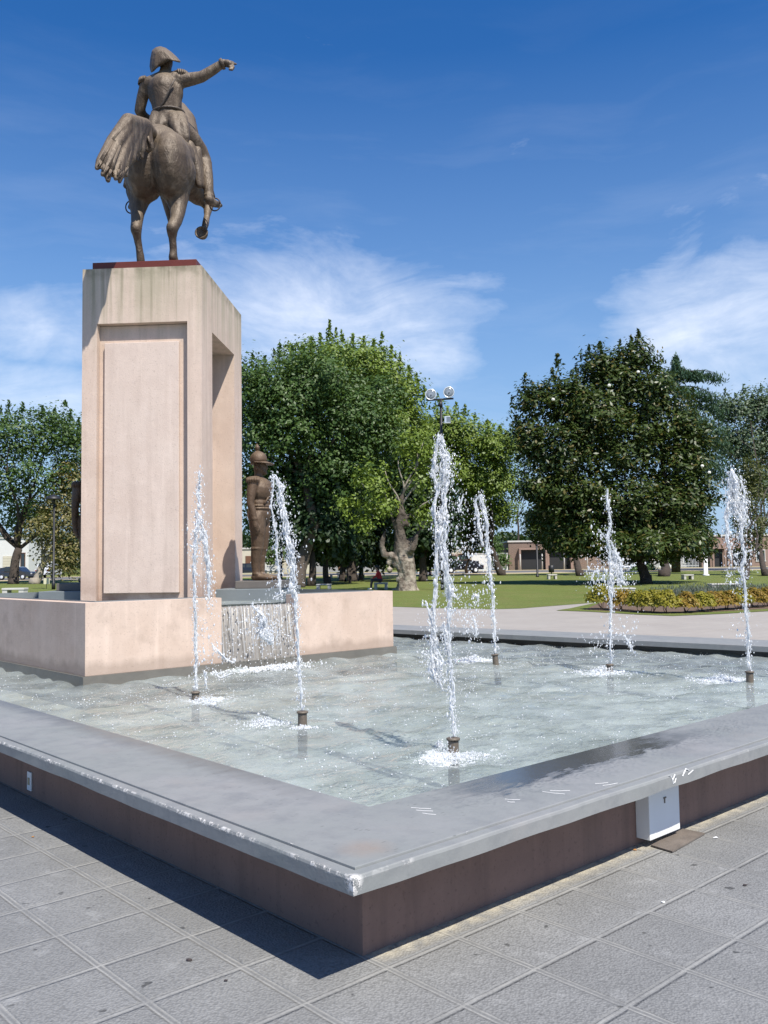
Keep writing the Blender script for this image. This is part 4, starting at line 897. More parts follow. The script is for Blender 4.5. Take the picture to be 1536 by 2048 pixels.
def unit(n):
    v = rng.normal(size=(n, 3)); return v/np.linalg.norm(v, axis=1, keepdims=True)
def leaf_quads(Cn, size, aspect=0.55, up=0.35, outw=None, droop=0.0):
    """one bent rhombic leaf at each centre"""
    n = len(Cn); N = unit(n)*0.75; N[:, 2] = np.abs(N[:, 2])*0.6+up
    if outw is not None: N += outw*1.1
    N /= np.linalg.norm(N, axis=1, keepdims=True)
    A = np.cross(N, unit(n)); A /= np.linalg.norm(A, axis=1, keepdims=True)+1e-9; B = np.cross(N, A)
    if droop: A[:, 2] -= droop; A /= np.linalg.norm(A, axis=1, keepdims=True)
    s = size*rng.uniform(0.65, 1.25, n)[:, None]
    P = np.stack([Cn-A*s*0.5, Cn+B*s*aspect*0.5-N*s*0.08, Cn+A*s*0.5-N*s*0.14, Cn-B*s*aspect*0.5-N*s*0.08], 1)
    return P.reshape(-1, 3)
def crown_mesh(name, P, mat, parent, **kw):
    return np_mesh(name, P, np.arange(len(P)).reshape(-1, 4), mat, parent, **kw)
def lobes_px(Y, lst, thick=0.85):
    """(px, py, rx_px, ry_px[, dY, depth factor]) seen at distance Y -> ellipsoids in metres"""
    out = []
    for q in lst:
        y = Y+(q[4] if len(q) > 4 else 0.0); k = y/F; tk = q[5] if len(q) > 5 else thick
        out.append((DP(q[0], q[1], y), np.array([q[2]*k, q[2]*k*tk, q[3]*k])))
    return out
def deepen(lst, y0, k):
    """lower boughs stand further back, under the overhang of the upper crown"""
    return [(q[0], q[1], q[2], q[3], (q[4] if len(q) > 4 else 0.0)+max(0.0, q[1]-y0)*k)+tuple(q[5:]) for q in lst]
def fill(lobes, n, clump_r, per, inner=0.55, low=0.35):
    """clumps of leaf centres near the lobe surfaces; returns centres and outward directions"""
    w = np.array([(r[0]*r[1]*r[2])**(2/3) for c, r in lobes]); w /= w.sum()
    nc = max(1, n//per); CC = []; OO = []
    for i, k in enumerate(rng.choice(len(lobes), nc, p=w)):
        c, r = lobes[k]
        for _ in range(6):
            d = unit(1)[0]
            if d[2] < -0.35 and rng.random() > low: continue
            rad = rng.uniform(inner, 1.0)**0.6
            e = c+d*r; f_ = mnoise.noise(Vector(e*0.42))+0.6*mnoise.noise(Vector(e*0.95)); rad *= 1.0+max(-0.42, min(0.16, 0.55*f_))
            p = c+d*r*rad; break
        else: p = c+d*r*0.6
        m = per; cr = clump_r*rng.uniform(0.6, 1.35)
        q = rng.normal(size=(m, 3))*cr*np.array([0.55, 0.55, 0.38])
        CC.append(p+q); OO.append(np.repeat(d[None], m, 0)*0.5+q/cr*0.6)
    return np.concatenate(CC), np.concatenate(OO)
def limb(mb, a, b, r0, r1, bend=0.12, n=7, sides=8):
    a = np.array(a); b = np.array(b); L = np.linalg.norm(b-a); pts = []
    o = unit(1)[0]*L*bend; o[2] *= 0.4; o2 = unit(1)[0]*L*bend*0.4
    for i in range(n):
        q = i/(n-1); pts.append(a+(b-a)*q+o*math.sin(math.pi*q)+o2*math.sin(2*math.pi*q))
    mb.tube(pts, [r0+(r1-r0)*i/(n-1) for i in range(n)], sides, rough=0.06); return pts
def tree(name, base, label, lobes, n, leaf, mat, bark='bark', r0=0.35, fork=0.35, group=None, clump=0.7, per=26, lean=None, flowers=None, limbs=7, up=0.35, inner=0.5, aspect=0.55, low=0.35, spikes=None, trunk_pts=None, cat='tree'):
    base = np.array(base, float); base[2] -= 0.05
    o = thing(name, base, label, cat, group)
    cen = sum(c*np.prod(r) for c, r in lobes)/sum(np.prod(r) for c, r in lobes)
    zb = min(c[2]-r[2] for c, r in lobes)
    mb = MB()
    if trunk_pts is None:
        f = np.array([base[0]*(1-fork)+cen[0]*fork, base[1]*(1-fork)+cen[1]*fork, max(base[2]+1.2, base[2]+(cen[2]-base[2])*fork)])
        pts = limb(mb, base, f, r0*1.15, r0*0.8, 0.05, 7, 10)
        mb.tube([base, base+np.array([0, 0, 0.25]), base+np.array([0, 0, 0.6])], [r0*1.3, r0*1.2, r0*1.08], 10, rough=0.08)
    else:
        mb.tube([p for p, r in trunk_pts], [r for p, r in trunk_pts], 10, rough=0.08); f = np.array(trunk_pts[-1][0]); r0 = trunk_pts[-1][1]*1.25
    big = sorted(lobes, key=lambda q: -np.prod(q[1]))[:limbs]
    for c, r in big:
        t_ = c+np.array([rng.normal()*r[0]*.2, rng.normal()*r[1]*.2, -r[2]*0.1]); p = limb(mb, f, t_, r0*0.42, r0*0.12, 0.13)
        for k in range(3):
            q = p[3+k]; limb(mb, q, c+unit(1)[0]*r*0.75, r0*0.13, r0*0.03, 0.15, 5, 5)
    mb.build('trunk', M[bark], o, True)
    Cn, Ou = fill(lobes, n, clump, per, inner, low)
    if spikes:
        X = []
        for (tp, bt, w, m) in spikes:
            tp = np.array(tp); bt = np.array(bt); q = rng.random(m)[:, None]; X.append(bt+(tp-bt)*q+rng.normal(size=(m, 3))*w*(1.05-q)*np.array([1, 1, 0.6]))
        X = np.concatenate(X); Cn = np.concatenate([Cn, X]); Ou = np.concatenate([Ou, unit(len(X))])
    crown_mesh('crown', leaf_quads(Cn, leaf, aspect, up, Ou), M[mat], o)
    if flowers:
        for (px, py, dY) in flowers:
            p = DP(px, py, base[1]+dY); fb = MB()
            for k in range(6):
                q = 2*math.pi*k/6; fb.ball(p+np.array([0.06*math.cos(q), -0.05, 0.05*math.sin(q)]), (0.045, 0.03, 0.04), nu=7, nv=5)
            fb.ball(p+np.array([0, -.05, 0.0]), 0.06, nu=7, nv=5)
            fb.build('flower', M['petal'], o, True)
    return o
def spk(Y, lst):
    out = []
    for (x, y, y2, wpx, m) in lst: out.append((DP(x, y, Y), DP(x+rng.normal()*2, y2, Y), wpx*Y/F, m))
    return out
def roughen(o, amp, sc):
    me = o.data; me.update(); off = Vector(root_loc(o))
    nr = [v.normal.copy() for v in me.vertices]
    for v, n_ in zip(me.vertices, nr):
        p = v.co; q = Vector((p.x*sc[0], p.y*sc[1], p.z*sc[2]))
        v.co = p+n_*amp*(mnoise.noise(q)+0.6*mnoise.noise(q*2.3)+0.35*mnoise.noise(q*5.1))
# --- left of the pedestal
tree('leafy_tree', GT(27, 1168), 'loose leafy tree with a dark forked trunk before the white house', lobes_px(80, deepen([(30, 880, 75, 62), (95, 870, 70, 60, 2), (145, 900, 62, 70, 4), (-25, 900, 65, 70), (60, 960, 90, 55), (10, 1010, 60, 55), (95, 1030, 55, 55, 3), (150, 960, 60, 70, 5), (-60, 960, 70, 80), (170, 880, 50, 60, 6), (60, 1040, 60, 40, 6)], 950, 0.03), 1.0), 21000, 0.34, 'lf_mid', r0=0.42, fork=0.3, clump=1.0, per=20, inner=0.3,
     spikes=spk(80, [(18, 800, 850, 9, 90), (45, 805, 850, 9, 90), (85, 812, 850, 8, 80), (130, 800, 860, 10, 130), (142, 818, 860, 8, 80), (110, 815, 860, 8, 70), (158, 835, 880, 8, 80), (2, 812, 850, 8, 60)]), up=0.5)
tree('yellowing_tree', GT(68, 1168), 'pale trunked tree with yellowing leaves beside the street lamp', lobes_px(78, [(80, 1060, 34, 45), (110, 1040, 38, 60, 2), (135, 980, 34, 60, 3), (140, 1080, 30, 60, 2), (100, 1110, 32, 40, 1), (132, 1120, 30, 40, 2)]), 6500, 0.30, 'lf_yel', 'bark_pale', r0=0.36, fork=0.35, clump=0.7, per=16, inner=0.4, limbs=4)
# --- middle group
tree('spreading_tree', GT(597, 1174), 'big dark green spreading tree with a leaning trunk just right of the bronze soldier', lobes_px(60, deepen([(560, 800, 85, 80), (640, 770, 90, 75), (700, 850, 95, 85), (600, 880, 95, 80), (520, 880, 60, 85), (680, 940, 85, 65), (560, 970, 75, 60), (760, 880, 50, 70), (630, 990, 70, 55), (505, 790, 50, 70), (750, 800, 55, 55, 2), (500, 970, 45, 60), (640, 1040, 60, 40), (570, 1040, 50, 40), (700, 1000, 50, 45), (600, 1070, 45, 28, 2), (680, 1060, 50, 28, 3), (520, 1050, 35, 40, 2)], 900, 0.02), 1.1), 72000, 0.27, 'lf_mid', 'bark_mid', clump=0.8, per=34, inner=0.15, limbs=9,
     trunk_pts=[(GT(592, 1175), 0.62), (DP(600, 1140, 60.5), 0.46), (DP(612, 1098, 60.5), 0.42), (DP(630, 1050, 60), 0.36), (DP(618, 1000, 60), 0.3), (DP(605, 950, 60), 0.24)],
     spikes=spk(61, [(505, 705, 760, 8, 110), (530, 712, 760, 9, 110), (560, 685, 750, 10, 140), (585, 690, 745, 9, 120), (610, 700, 745, 8, 100), (548, 698, 750, 7, 90)]))
tree('tall_tree', GT(705, 1163), 'tallest light green tree with a spiky top behind the dark spreading tree', lobes_px(72, deepen([(655, 745, 62, 70), (720, 740, 60, 55), (775, 770, 50, 60), (805, 830, 45, 80), (690, 800, 80, 80, 2), (765, 860, 70, 85), (830, 900, 35, 70), (600, 740, 40, 50, 2), (720, 930, 70, 60, 1), (790, 960, 50, 60), (730, 1010, 70, 45, 3), (800, 1030, 60, 45, 3)], 880, 0.03), 1.5), 62000, 0.30, 'lf_light', clump=0.8, per=32, inner=0.2, r0=0.4, limbs=8,
     spikes=spk(72, [(659, 640, 720, 9, 240), (640, 665, 720, 9, 160), (622, 672, 725, 9, 150), (683, 660, 720, 8, 150), (706, 668, 725, 9, 170), (728, 672, 725, 10, 180), (748, 676, 730, 9, 150), (764, 664, 735, 9, 200), (783, 690, 745, 9, 160), (800, 705, 765, 9, 160), (818, 730, 785, 9, 150), (834, 745, 800, 8, 150), (848, 770, 820, 8, 130), (606, 690, 730, 8, 110), (672, 655, 715, 7, 100)]))
tree('street_tree', GT(1004, 1151), 'light green rounded tree with a slim forked trunk left of the brick house', lobes_px(84, deepen([(880, 870, 55, 55), (930, 880, 60, 50), (985, 900, 48, 50), (900, 950, 70, 65), (965, 970, 60, 65), (1010, 960, 30, 60), (930, 1030, 50, 45), (990, 1030, 38, 40), (850, 960, 40, 70), (870, 1030, 40, 50), (950, 1070, 45, 22)], 930, 0.04), 1.3), 46000, 0.32, 'lf_light', clump=0.9, per=30, inner=0.2, r0=0.33, fork=0.28, limbs=8,
     spikes=spk(84, [(875, 785, 840, 9, 120), (912, 805, 850, 9, 110), (930, 808, 850, 9, 120), (950, 825, 865, 9, 100), (975, 838, 870, 9, 110), (1000, 850, 885, 9, 110), (1018, 868, 900, 8, 90), (895, 812, 850, 8, 80)]))
# the lopped plane tree in the light
pb_ = GT(812, 1181); PY = pb_[1]
o = thing('lopped_plane_tree', pb_, 'gnarled lopped plane tree with a thick flaking pale trunk beyond the plinth end', 'tree')
tk = MB(); q = lambda x, y, r, d=0.0: (DP(x, y, PY+d), r*PY/F)
for ch in ([q(814, 1184, 22.8), q(815, 1165, 19.4), q(813, 1140, 18.1), q(808, 1120, 20.1), q(803, 1105, 16.1), q(802, 1080, 11.4), q(798, 1055, 10.1), q(803, 1035, 10.1), q(800, 1012, 6.0), q(806, 985, 3.4), q(812, 965, 2.0)],
           [q(800, 1120, 16.1), q(782, 1112, 8.7), q(768, 1110, 6.0), q(764, 1092, 4.7), q(766, 1075, 4.0), q(771, 1062, 2.7)],
           [q(806, 1115, 14.8), q(786, 1118, 8.1), q(778, 1125, 6.7)], [q(808, 1112, 13.4), q(824, 1098, 7.4, -.5), q(830, 1085, 5.3, -.5), q(834, 1072, 3.4, -.5)], [q(800, 1060, 9.4), q(788, 1048, 4.7), q(784, 1036, 2.7)], [q(802, 1040, 8.1), q(822, 1030, 3.4), q(830, 1031, 2.0)],
           [q(805, 1182, 14.8, .5), q(790, 1186, 9.4, .6)], [q(826, 1182, 13.4), q(838, 1188, 6.7)], [q(806, 1095, 12.0), q(822, 1080, 5.3, .6), q(836, 1066, 4.0, .8), q(842, 1050, 2.7, .9)]): tk.caps(ch, n=10)
for (x, y, r) in ((793, 1128, 11), (822, 1108, 10), (800, 1096, 13), (810, 1150, 12), (826, 1160, 10), (798, 1160, 9), (795, 1044, 9), (812, 1048, 9), (806, 1028, 10), (779, 1140, 9)): tk.ball(*q(x, y, r*0.72, -0.1), nu=10, nv=7)
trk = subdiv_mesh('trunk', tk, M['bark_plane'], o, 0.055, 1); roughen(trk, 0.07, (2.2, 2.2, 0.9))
for k, (x0, y0, x1, y1) in enumerate(((806, 985, 835, 905), (806, 990, 796, 920), (803, 1010, 860, 930), (800, 1015, 770, 940), (828, 1030, 880, 985), (806, 985, 850, 880), (785, 1036, 770, 985), (842, 1050, 870, 1010))):
    tw = MB(); limb(tw, DP(x0, y0, PY), DP(x1, y1, PY-0.5+rng.random()), 0.07, 0.02, 0.10, 7, 6); tw.build('branch', M['bark_pale'], o, True)
lb = lobes_px(PY, [(740, 960, 40, 45), (760, 1010, 38, 35), (850, 960, 35, 45), (830, 900, 40, 35), (735, 1050, 25, 22), (840, 1030, 26, 22), (700, 1010, 25, 30), (870, 930, 28, 40)])
Cn, Ou = fill(lb, 4200, 0.55, 14, 0.3); crown_mesh('crown', leaf_quads(Cn, 0.22, 0.6, 0.4, Ou), M['lf_light'], o)
# shaded trunks standing in rows under the canopy
for k, (px, py, tx, ty, r, lbx) in enumerate(((622, 1172, 625, 980, 0.34, 'dark shaded tree right of the leaning trunk, thickest of the shaded row'), (655, 1168, 650, 990, 0.30, 'dark shaded tree, second trunk of the row behind the plinth'), (685, 1163, 682, 1000, 0.34, 'dark straight tree in the shade with a lit shrub beside it'), (722, 1160, 735, 1000, 0.26, 'slim shaded tree leaning right, left of the seated person'), (846, 1163, 850, 1000, 0.42, 'dark shaded tree right behind the lopped plane tree'))):
    B = GT(px, py); Yk = B[1]
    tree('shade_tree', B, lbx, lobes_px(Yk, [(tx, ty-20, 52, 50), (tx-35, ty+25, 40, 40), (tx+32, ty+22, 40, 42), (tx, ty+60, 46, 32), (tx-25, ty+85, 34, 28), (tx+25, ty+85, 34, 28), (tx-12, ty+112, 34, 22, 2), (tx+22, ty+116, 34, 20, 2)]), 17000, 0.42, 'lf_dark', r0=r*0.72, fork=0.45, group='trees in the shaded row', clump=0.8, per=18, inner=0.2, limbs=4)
tree('red_flowering_tree', GT(935, 1147), 'small tree with reddish flowers in front of the white wall', lobes_px(88, [(940, 1055, 24, 22), (925, 1078, 22, 18), (955, 1080, 22, 20), (938, 1100, 20, 14)]), 2200, 0.26, 'lf_red', r0=0.14, fork=0.4, clump=0.5, per=14, inner=0.3, limbs=4)
tree('bushy_young_tree', GT(700, 1166), 'bright green young tree lit by the sun among the dark trunks', lobes_px(88, [(700, 1085, 14, 20), (692, 1105, 12, 16), (708, 1068, 10, 14)]), 1100, 0.26, 'lf_light', r0=0.09, fork=0.3, clump=0.5, per=12, inner=0.2, limbs=3)
# --- magnolia
mag = [(1235, 760, 55, 50), (1270, 715, 40, 40), (1200, 735, 42, 38), (1130, 800, 62, 55), (1065, 800, 36, 42), (1180, 830, 85, 70), (1290, 790, 70, 60), (1120, 900, 85, 70), (1060, 880, 40, 60), (1240, 900, 100, 80), (1340, 850, 62, 70), (1360, 930, 65, 75), (1390, 890, 35, 60), (1140, 990, 85, 65), (1080, 980, 48, 60), (1240, 1000, 95, 70), (1340, 1010, 85, 70), (1400, 1000, 40, 70), (1190, 1055, 80, 45), (1290, 1060, 80, 45), (1370, 1070, 55, 40), (1100, 1045, 45, 40), (1150, 1085, 70, 32), (1230, 1090, 80, 32), (1320, 1095, 80, 30), (1390, 1085, 40, 35), (1270, 1095, 70, 30, -3), (1350, 1090, 60, 30, -3), (1200, 1085, 50, 30, -3)]
tree('magnolia_tree', GT(1292, 1167), 'huge dark glossy magnolia with white flowers behind the flower bed', lobes_px(57, mag, 1.0), 90000, 0.33, 'lf_mag', r0=0.34, fork=0.2, clump=0.62, per=26, inner=0.25, limbs=10, aspect=0.42, up=0.55, low=0.5,
     spikes=spk(57, [(1277, 658, 715, 9, 130), (1262, 672, 715, 8, 90), (1240, 678, 725, 8, 80), (1200, 683, 730, 12, 130), (1322, 708, 750, 8, 70), (1308, 715, 750, 8, 70), (1115, 708, 770, 10, 120), (1105, 735, 775, 8, 60), (1178, 690, 735, 8, 70), (1050, 745, 800, 9, 100), (1090, 760, 800, 9, 90), (1025, 790, 840, 8, 70), (1145, 740, 790, 9, 80), (1385, 775, 830, 9, 60), (1030, 830, 860, 8, 60)]),
     flowers=[(1218, 771, -6), (1106, 799, -6), (1276, 744, -4), (1404, 932, -6), (1418, 945, -5)])
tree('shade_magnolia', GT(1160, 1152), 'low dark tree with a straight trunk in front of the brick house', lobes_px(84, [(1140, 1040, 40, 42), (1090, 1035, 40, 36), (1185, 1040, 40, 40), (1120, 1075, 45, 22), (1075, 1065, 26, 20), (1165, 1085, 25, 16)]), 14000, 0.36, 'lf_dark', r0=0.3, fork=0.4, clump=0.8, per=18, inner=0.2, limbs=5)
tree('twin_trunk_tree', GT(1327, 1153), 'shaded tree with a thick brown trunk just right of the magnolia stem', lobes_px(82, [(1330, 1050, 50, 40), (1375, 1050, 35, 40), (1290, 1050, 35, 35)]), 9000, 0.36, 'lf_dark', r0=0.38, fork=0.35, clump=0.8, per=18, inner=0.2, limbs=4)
# --- right edge
tree('grey_green_tree', GT(1530, 1152), 'airy grey green tree at the right edge behind the cedar', lobes_px(92, [(1480, 830, 45, 45), (1530, 820, 45, 45), (1500, 900, 55, 50), (1455, 890, 35, 45), (1540, 910, 40, 55), (1490, 960, 45, 35), (1570, 860, 50, 70), (1440, 820, 25, 30), (1540, 980, 45, 35)]), 19000, 0.34, 'lf_grey', r0=0.22, fork=0.3, clump=0.85, per=18, inner=0.2, limbs=7,
     spikes=spk(92, [(1488, 768, 815, 8, 90), (1522, 775, 815, 8, 90), (1450, 775, 820, 8, 70), (1470, 785, 820, 7, 60), (1505, 785, 820, 7, 60), (1538, 782, 820, 8, 70)]))
tree('columnar_bush', GT(1492, 1160), 'tall narrow brownish green bush at the right edge', lobes_px(74, [(1500, 1000, 36, 60), (1495, 1050, 38, 50), (1505, 950, 26, 40), (1500, 1090, 30, 25)]), 7000, 0.22, 'lf_col', r0=0.16, fork=0.2, clump=0.5, per=16, inner=0.35, limbs=3, cat='bush')
# deodar cedar with drooping tiers
CB = np.array([*DP(1352, 1140, 88)[:2], tz(88)]); o = thing('cedar_tree', CB, 'dark drooping cedar rising behind the right shoulder of the magnolia', 'tree')
tk = MB(); tk.tube([CB, DP(1352, 900, 88), DP(1350, 760, 88), DP(1352, 722, 88)], [0.45, 0.3, 0.12, 0.05], 9); tk.build('trunk', M['bark'], o, True)
br = MB(); X = []
def bough(z_px, dx_px, dy, dr_px, w):
    a = DP(1352, z_px, 88); b = DP(1352+dx_px, z_px+dr_px, 88+dy); c = (a+b)/2+np.array([0, 0, abs(dx_px)*88/F*0.22])
    pts = [a*(1-t)**2+2*c*t*(1-t)+b*t*t for t in np.linspace(0, 1, 9)]; br.tube(pts, np.linspace(0.09, 0.02, 9), 5)
    for p in pts[2:]:
        m = int(110*w); h = rng.random((m, 1))**0.7; q_ = p+rng.normal(size=(m, 3))*np.array([0.38, 0.38, 0.10])*w; q_[:, 2] -= h[:, 0]*0.95*w; X.append(q_)
for (z, dx, dy, dr, w) in ((735, 20, 0.5, 6, .7), (738, -22, 0.3, 16, .8), (745, 45, -.5, 2, .9), (752, 85, .3, -4, 1.0), (765, -50, -.5, 8, .9), (775, 75, -1, 14, 1.1), (795, 88, 0.5, 22, 1.1), (800, -70, .5, 20, 1.), (830, 92, -1, 22, 1.2), (860, 100, 0.5, 24, 1.2), (890, 90, -1, 30, 1.2), (850, -80, 0, 25, 1.1), (770, 20, -2.2, 10, .9), (810, 40, -2.6, 18, 1.), (920, 100, 0, 26, 1.2), (850, 55, -2.5, 22, 1.1), (895, 50, -2.5, 22, 1.1)): bough(z, dx, dy, dr, w)
for t_ in np.linspace(0, 1, 9): X.append(DP(1352, 720+t_*40, 88)+rng.normal(size=(150, 3))*np.array([0.12+.35*t_, 0.12+.35*t_, 0.25]))
br.build('branches', M['bark'], o, True); X = np.concatenate(X)
crown_mesh('crown', leaf_quads(X, 0.42, 0.34, 0.1, None, 0.9), M['lf_cedar'], o)
# dark tree backdrop added beyond the houses to close bright gaps under the crowns
X = []; xs = np.arange(-200, 1800, 16.0)
for i, x in enumerate(xs):
    Yk = 150+12*math.sin(i*1.3); h = 1072+16*mnoise.noise(Vector((i*0.23, 1, 0)))+10*mnoise.noise(Vector((i*0.9, 5, 0))); c = DP(x, h, Yk); zt_ = c[2]
    m = 420; p = np.stack([c[0]+rng.normal(size=m)*1.5, c[1]+rng.normal(size=m)*1.5, tz(Yk)+(zt_-tz(Yk))*rng.random(m)**0.6], 1); X.append(p)
X = np.concatenate(X); crown_mesh('far_tree_backdrop', leaf_quads(X, 0.8, 0.6, 0.4, None), M['lf_dark'], None, kind='stuff')
# distant low greenery between the houses
for k, (px, py, rx, ry, Yk, lbx) in enumerate(((1035, 880, 20, 24, 120, 'distant dark tree top between the street tree and the magnolia'), (975, 1085, 30, 22, 118, 'round garden tree over the white wall'), (1000, 1120, 14, 12, 117, 'low garden bush left of the brick house'), (560, 1100, 30, 25, 117, 'garden tree behind the soldier boots'), (1285, 1138, 16, 8, 100, 'low green shrub at the foot of the white railing'))):
    B = np.array([*DP(px, 1145, Yk)[:2], tz(Yk)])
    tree('garden_tree', B, lbx, lobes_px(Yk, [(px, py, rx, ry), (px-rx*.5, py+ry*.5, rx*.8, ry*.7), (px+rx*.5, py+ry*.4, rx*.8, ry*.7)]), 1500, 0.4, 'lf_mid', r0=0.15, fork=0.4, clump=0.7, per=14, inner=0.2, limbs=3)

# --- flower bed: golden shrubs in a row and a grey lavender mass behind them
rowpx = [(1205, 1219, 24), (1243, 1221, 20), (1280, 1223.5, 20), (1305, 1225.5, 22), (1333, 1226.5, 22), (1372, 1226, 20), (1404, 1224, 19), (1428, 1221.5, 18), (1452, 1220, 18), (1478, 1218, 19), (1508, 1215.5, 19), (1534, 1213, 18)]
slab = ['yellow green shrub at the tip of the flower bed', 'orange tinged shrub second from the tip of the bed', 'dense golden shrub third from the tip of the bed', 'broad golden shrub left of the gap at the front of the bed', 'round golden shrub at the bend of the bed edge', 'coppery golden shrub just right of the bend in the bed', 'small golden shrub right of the coppery one', 'reddish shrub left of the falling water at the right', 'low coppery shrub behind the right jet of water', 'golden green shrub right behind the right jet', 'coppery shrub next to last towards the right edge', 'reddish brown shrub cut by the right edge of the photo']
for k, ((px, py, rp), lbx) in enumerate(zip(rowpx, slab)):
    B = GT(px, py); Yk = B[1]; r = rp*1.5*Yk/F
    o = thing('golden_shrub', B, lbx, 'shrub', 'golden shrubs along the flower bed')
    c = B+np.array([0, 0, r*0.72]); d = unit(1500); d[:, 2] = np.abs(d[:, 2])*1.15-0.35
    X = c+d*np.array([r, r, r*0.95])*rng.uniform(0.55, 1.0, (1500, 1))*(1+0.18*np.sin(d[:, :1]*7+k)*np.cos(d[:, 2:3]*6))
    crown_mesh('foliage', leaf_quads(X, 0.095, 0.55, 0.35, d), M['lf_shrub2' if k in (1, 5, 7, 8, 10, 11) else 'lf_shrub'], o)
    mb = MB()
    for s_ in range(4): limb(mb, B+np.array([0.04*s_-0.06, 0.02*s_, -0.02]), c+unit(1)[0]*r*0.5, 0.012, 0.005, 0.1, 4, 5)
    mb.build('stems', M['bark'], o, True)
X = []
bb = [GT(1236, 1209)[:2], GT(1290, 1212)[:2], GT(1345, 1213)[:2], GT(1440, 1211)[:2], GT(1580, 1203)[:2], GT(1620, 1184)[:2], GT(1480, 1183)[:2], GT(1380, 1184)[:2], GT(1290, 1195)[:2]]
from mathutils.geometry import intersect_point_tri_2d
x0, y0 = np.min(bb, 0); x1, y1 = np.max(bb, 0); cenb = np.mean(bb, 0)
while len(X) < 9000:
    p = (rng.uniform(x0, x1), rng.uniform(y0, y1))
    if any(intersect_point_tri_2d(Vector(p), Vector(bb[i]), Vector(bb[(i+1) % len(bb)]), Vector(cenb)) for i in range(len(bb))):
        hh = 0.42+0.16*mnoise.noise(Vector((p[0]*1.3, p[1]*1.3, 0))); X.append((p[0], p[1], tz(p[1])+hh*rng.uniform(0.25, 1.0)))
X = np.array(X); crown_mesh('lavender_bed', leaf_quads(X, 0.16, 0.18, -0.1, None, -1.5), M['lf_lav'], None, kind='stuff')
# ------------------------------------------------------------------ park furniture
M['iron'] = simple('black_iron', (0.018, 0.018, 0.02), 0.5, 0.2, 5, 0.1)
M['conc'] = simple('pale_concrete', (0.55, 0.53, 0.49), 0.85, 0.12, 4, 0.2)
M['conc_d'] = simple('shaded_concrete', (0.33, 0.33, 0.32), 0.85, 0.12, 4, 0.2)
M['dark'] = simple('near_black', (0.02, 0.02, 0.022), 0.6, 0.1)
M['lampgrey'] = simple('grey_lamp_dome', (0.12, 0.125, 0.13), 0.4, 0.1)
M['chrome'] = simple('floodlight_rim', (0.78, 0.79, 0.80), 0.35, 0.05, metallic=0.4)
M['lens'] = simple('floodlight_glass', (0.22, 0.25, 0.28), 0.12, 0.25, 9, 0.05)
def dome_lamp(px, py, top, lb, dx=0.0, grey='iron'):
    B = GT(px, py); Yk = B[1]; T_ = DP(px, top, Yk)
    o = thing('street_lamp', B, lb, 'street lamp', 'dome lamps on the lawn'); k = Yk/F
    mb = MB(); mb.lathe(B, [(0.13, 0), (0.13, 0.5), (0.075, 0.55), (0.06, T_[2]-B[2]-0.5)], 12); mb.build('pole', M['iron'], o, True)
    c = T_+np.array([dx*k, 0, -0.45]); mb = MB()
    if dx: mb.tube([T_+np.array([0, 0, -0.5]), T_+np.array([dx*k*0.5, 0, -0.3]), c+np.array([0, 0, 0.3])], 0.045, 8)
    mb.lathe(c+np.array([0, 0, -0.1]), [(0.10, -0.28), (0.13, -0.05), (0.13, 0.0)], 14); mb.build('lamp_neck', M['iron'], o, True)
    mb = MB(); mb.lathe(c, [(0.48, -0.06), (0.52, -0.04), (0.50, 0.03), (0.40, 0.16), (0.22, 0.25), (0.07, 0.28), (0.05, 0.34), (0.0, 0.36)], 24); mb.build('lamp_dome', M[grey], o, True)
    return o
dome_lamp(107, 1179, 985, 'black dome lamp post on the lawn left of the pedestal')
dome_lamp(563, 1172, 962, 'street lamp with a grey dome hanging right, behind the water by the soldier', 13, 'lampgrey')
B = GT(885, 1180); Yk = B[1]; fl = thing('floodlight_pole', B, 'tall black pole with two round floodlights on a crossbar', 'floodlight'); k = Yk/F
Tp = DP(882, 800, Yk)
mb = MB(); mb.tube([B, B+(Tp-B)*0.5, Tp], [0.11, 0.085, 0.075], 12); mb.build('pole', M['iron'], fl, True)
a, b = DP(854, 800.5, Yk), DP(907, 797, Yk); mb = MB(); mb.tube([a, b], 0.055, 8); mb.tube([Tp-np.array([0, 0, .1]), DP(880, 813, Yk)], [0.09, 0.16], 8); mb.build('crossbar', M['iron'], fl, True)
for (x, y) in ((861.5, 789), (897.5, 784.5)):
    c = DP(x, y, Yk-0.15); ax = np.array([-0.12, -1, -0.05]); ax /= np.linalg.norm(ax); r = 11.3*k
    mb = MB(); mb.lathe(c-ax*0.36, [(0.06, 0), (0.16, 0.04), (r*0.85, 0.26), (r*1.0, 0.33), (r*1.0, 0.38), (r*0.86, 0.385), (r*0.83, 0.36)], 26, ax); f_ = mb.build('floodlight', M['chrome'], fl, True)
    mb = MB(); mb.lathe(c-ax*0.03, [(r*0.845, 0.0), (r*0.84, 0.035), (r*0.5, 0.05), (0, 0.055)], 26, ax); mb.build('lens', M['lens'], f_, True)
    mb = MB(); mb.ball(c+ax*0.03+np.array([0.02, 0, -0.03]), 0.035); mb.build('bulb', M['dark'], f_, True)
c = DP(895, 840, Yk-0.3); mb = MB(); mb.box(c, (0.32, 0.25, 0.42), ax=(0.94, -0.34), bev=0.03); mb.tube([DP(884, 846, Yk), c], 0.03, 6); s1 = mb.build('small_floodlight', M['chrome'], fl)
mb = MB(); c2 = c+np.array([0.05, -0.14, 0.02]); mb.box(c2, (0.24, 0.03, 0.3), ax=(0.94, -0.34), bev=0.008); mb.build('lens', M['lens'], s1)

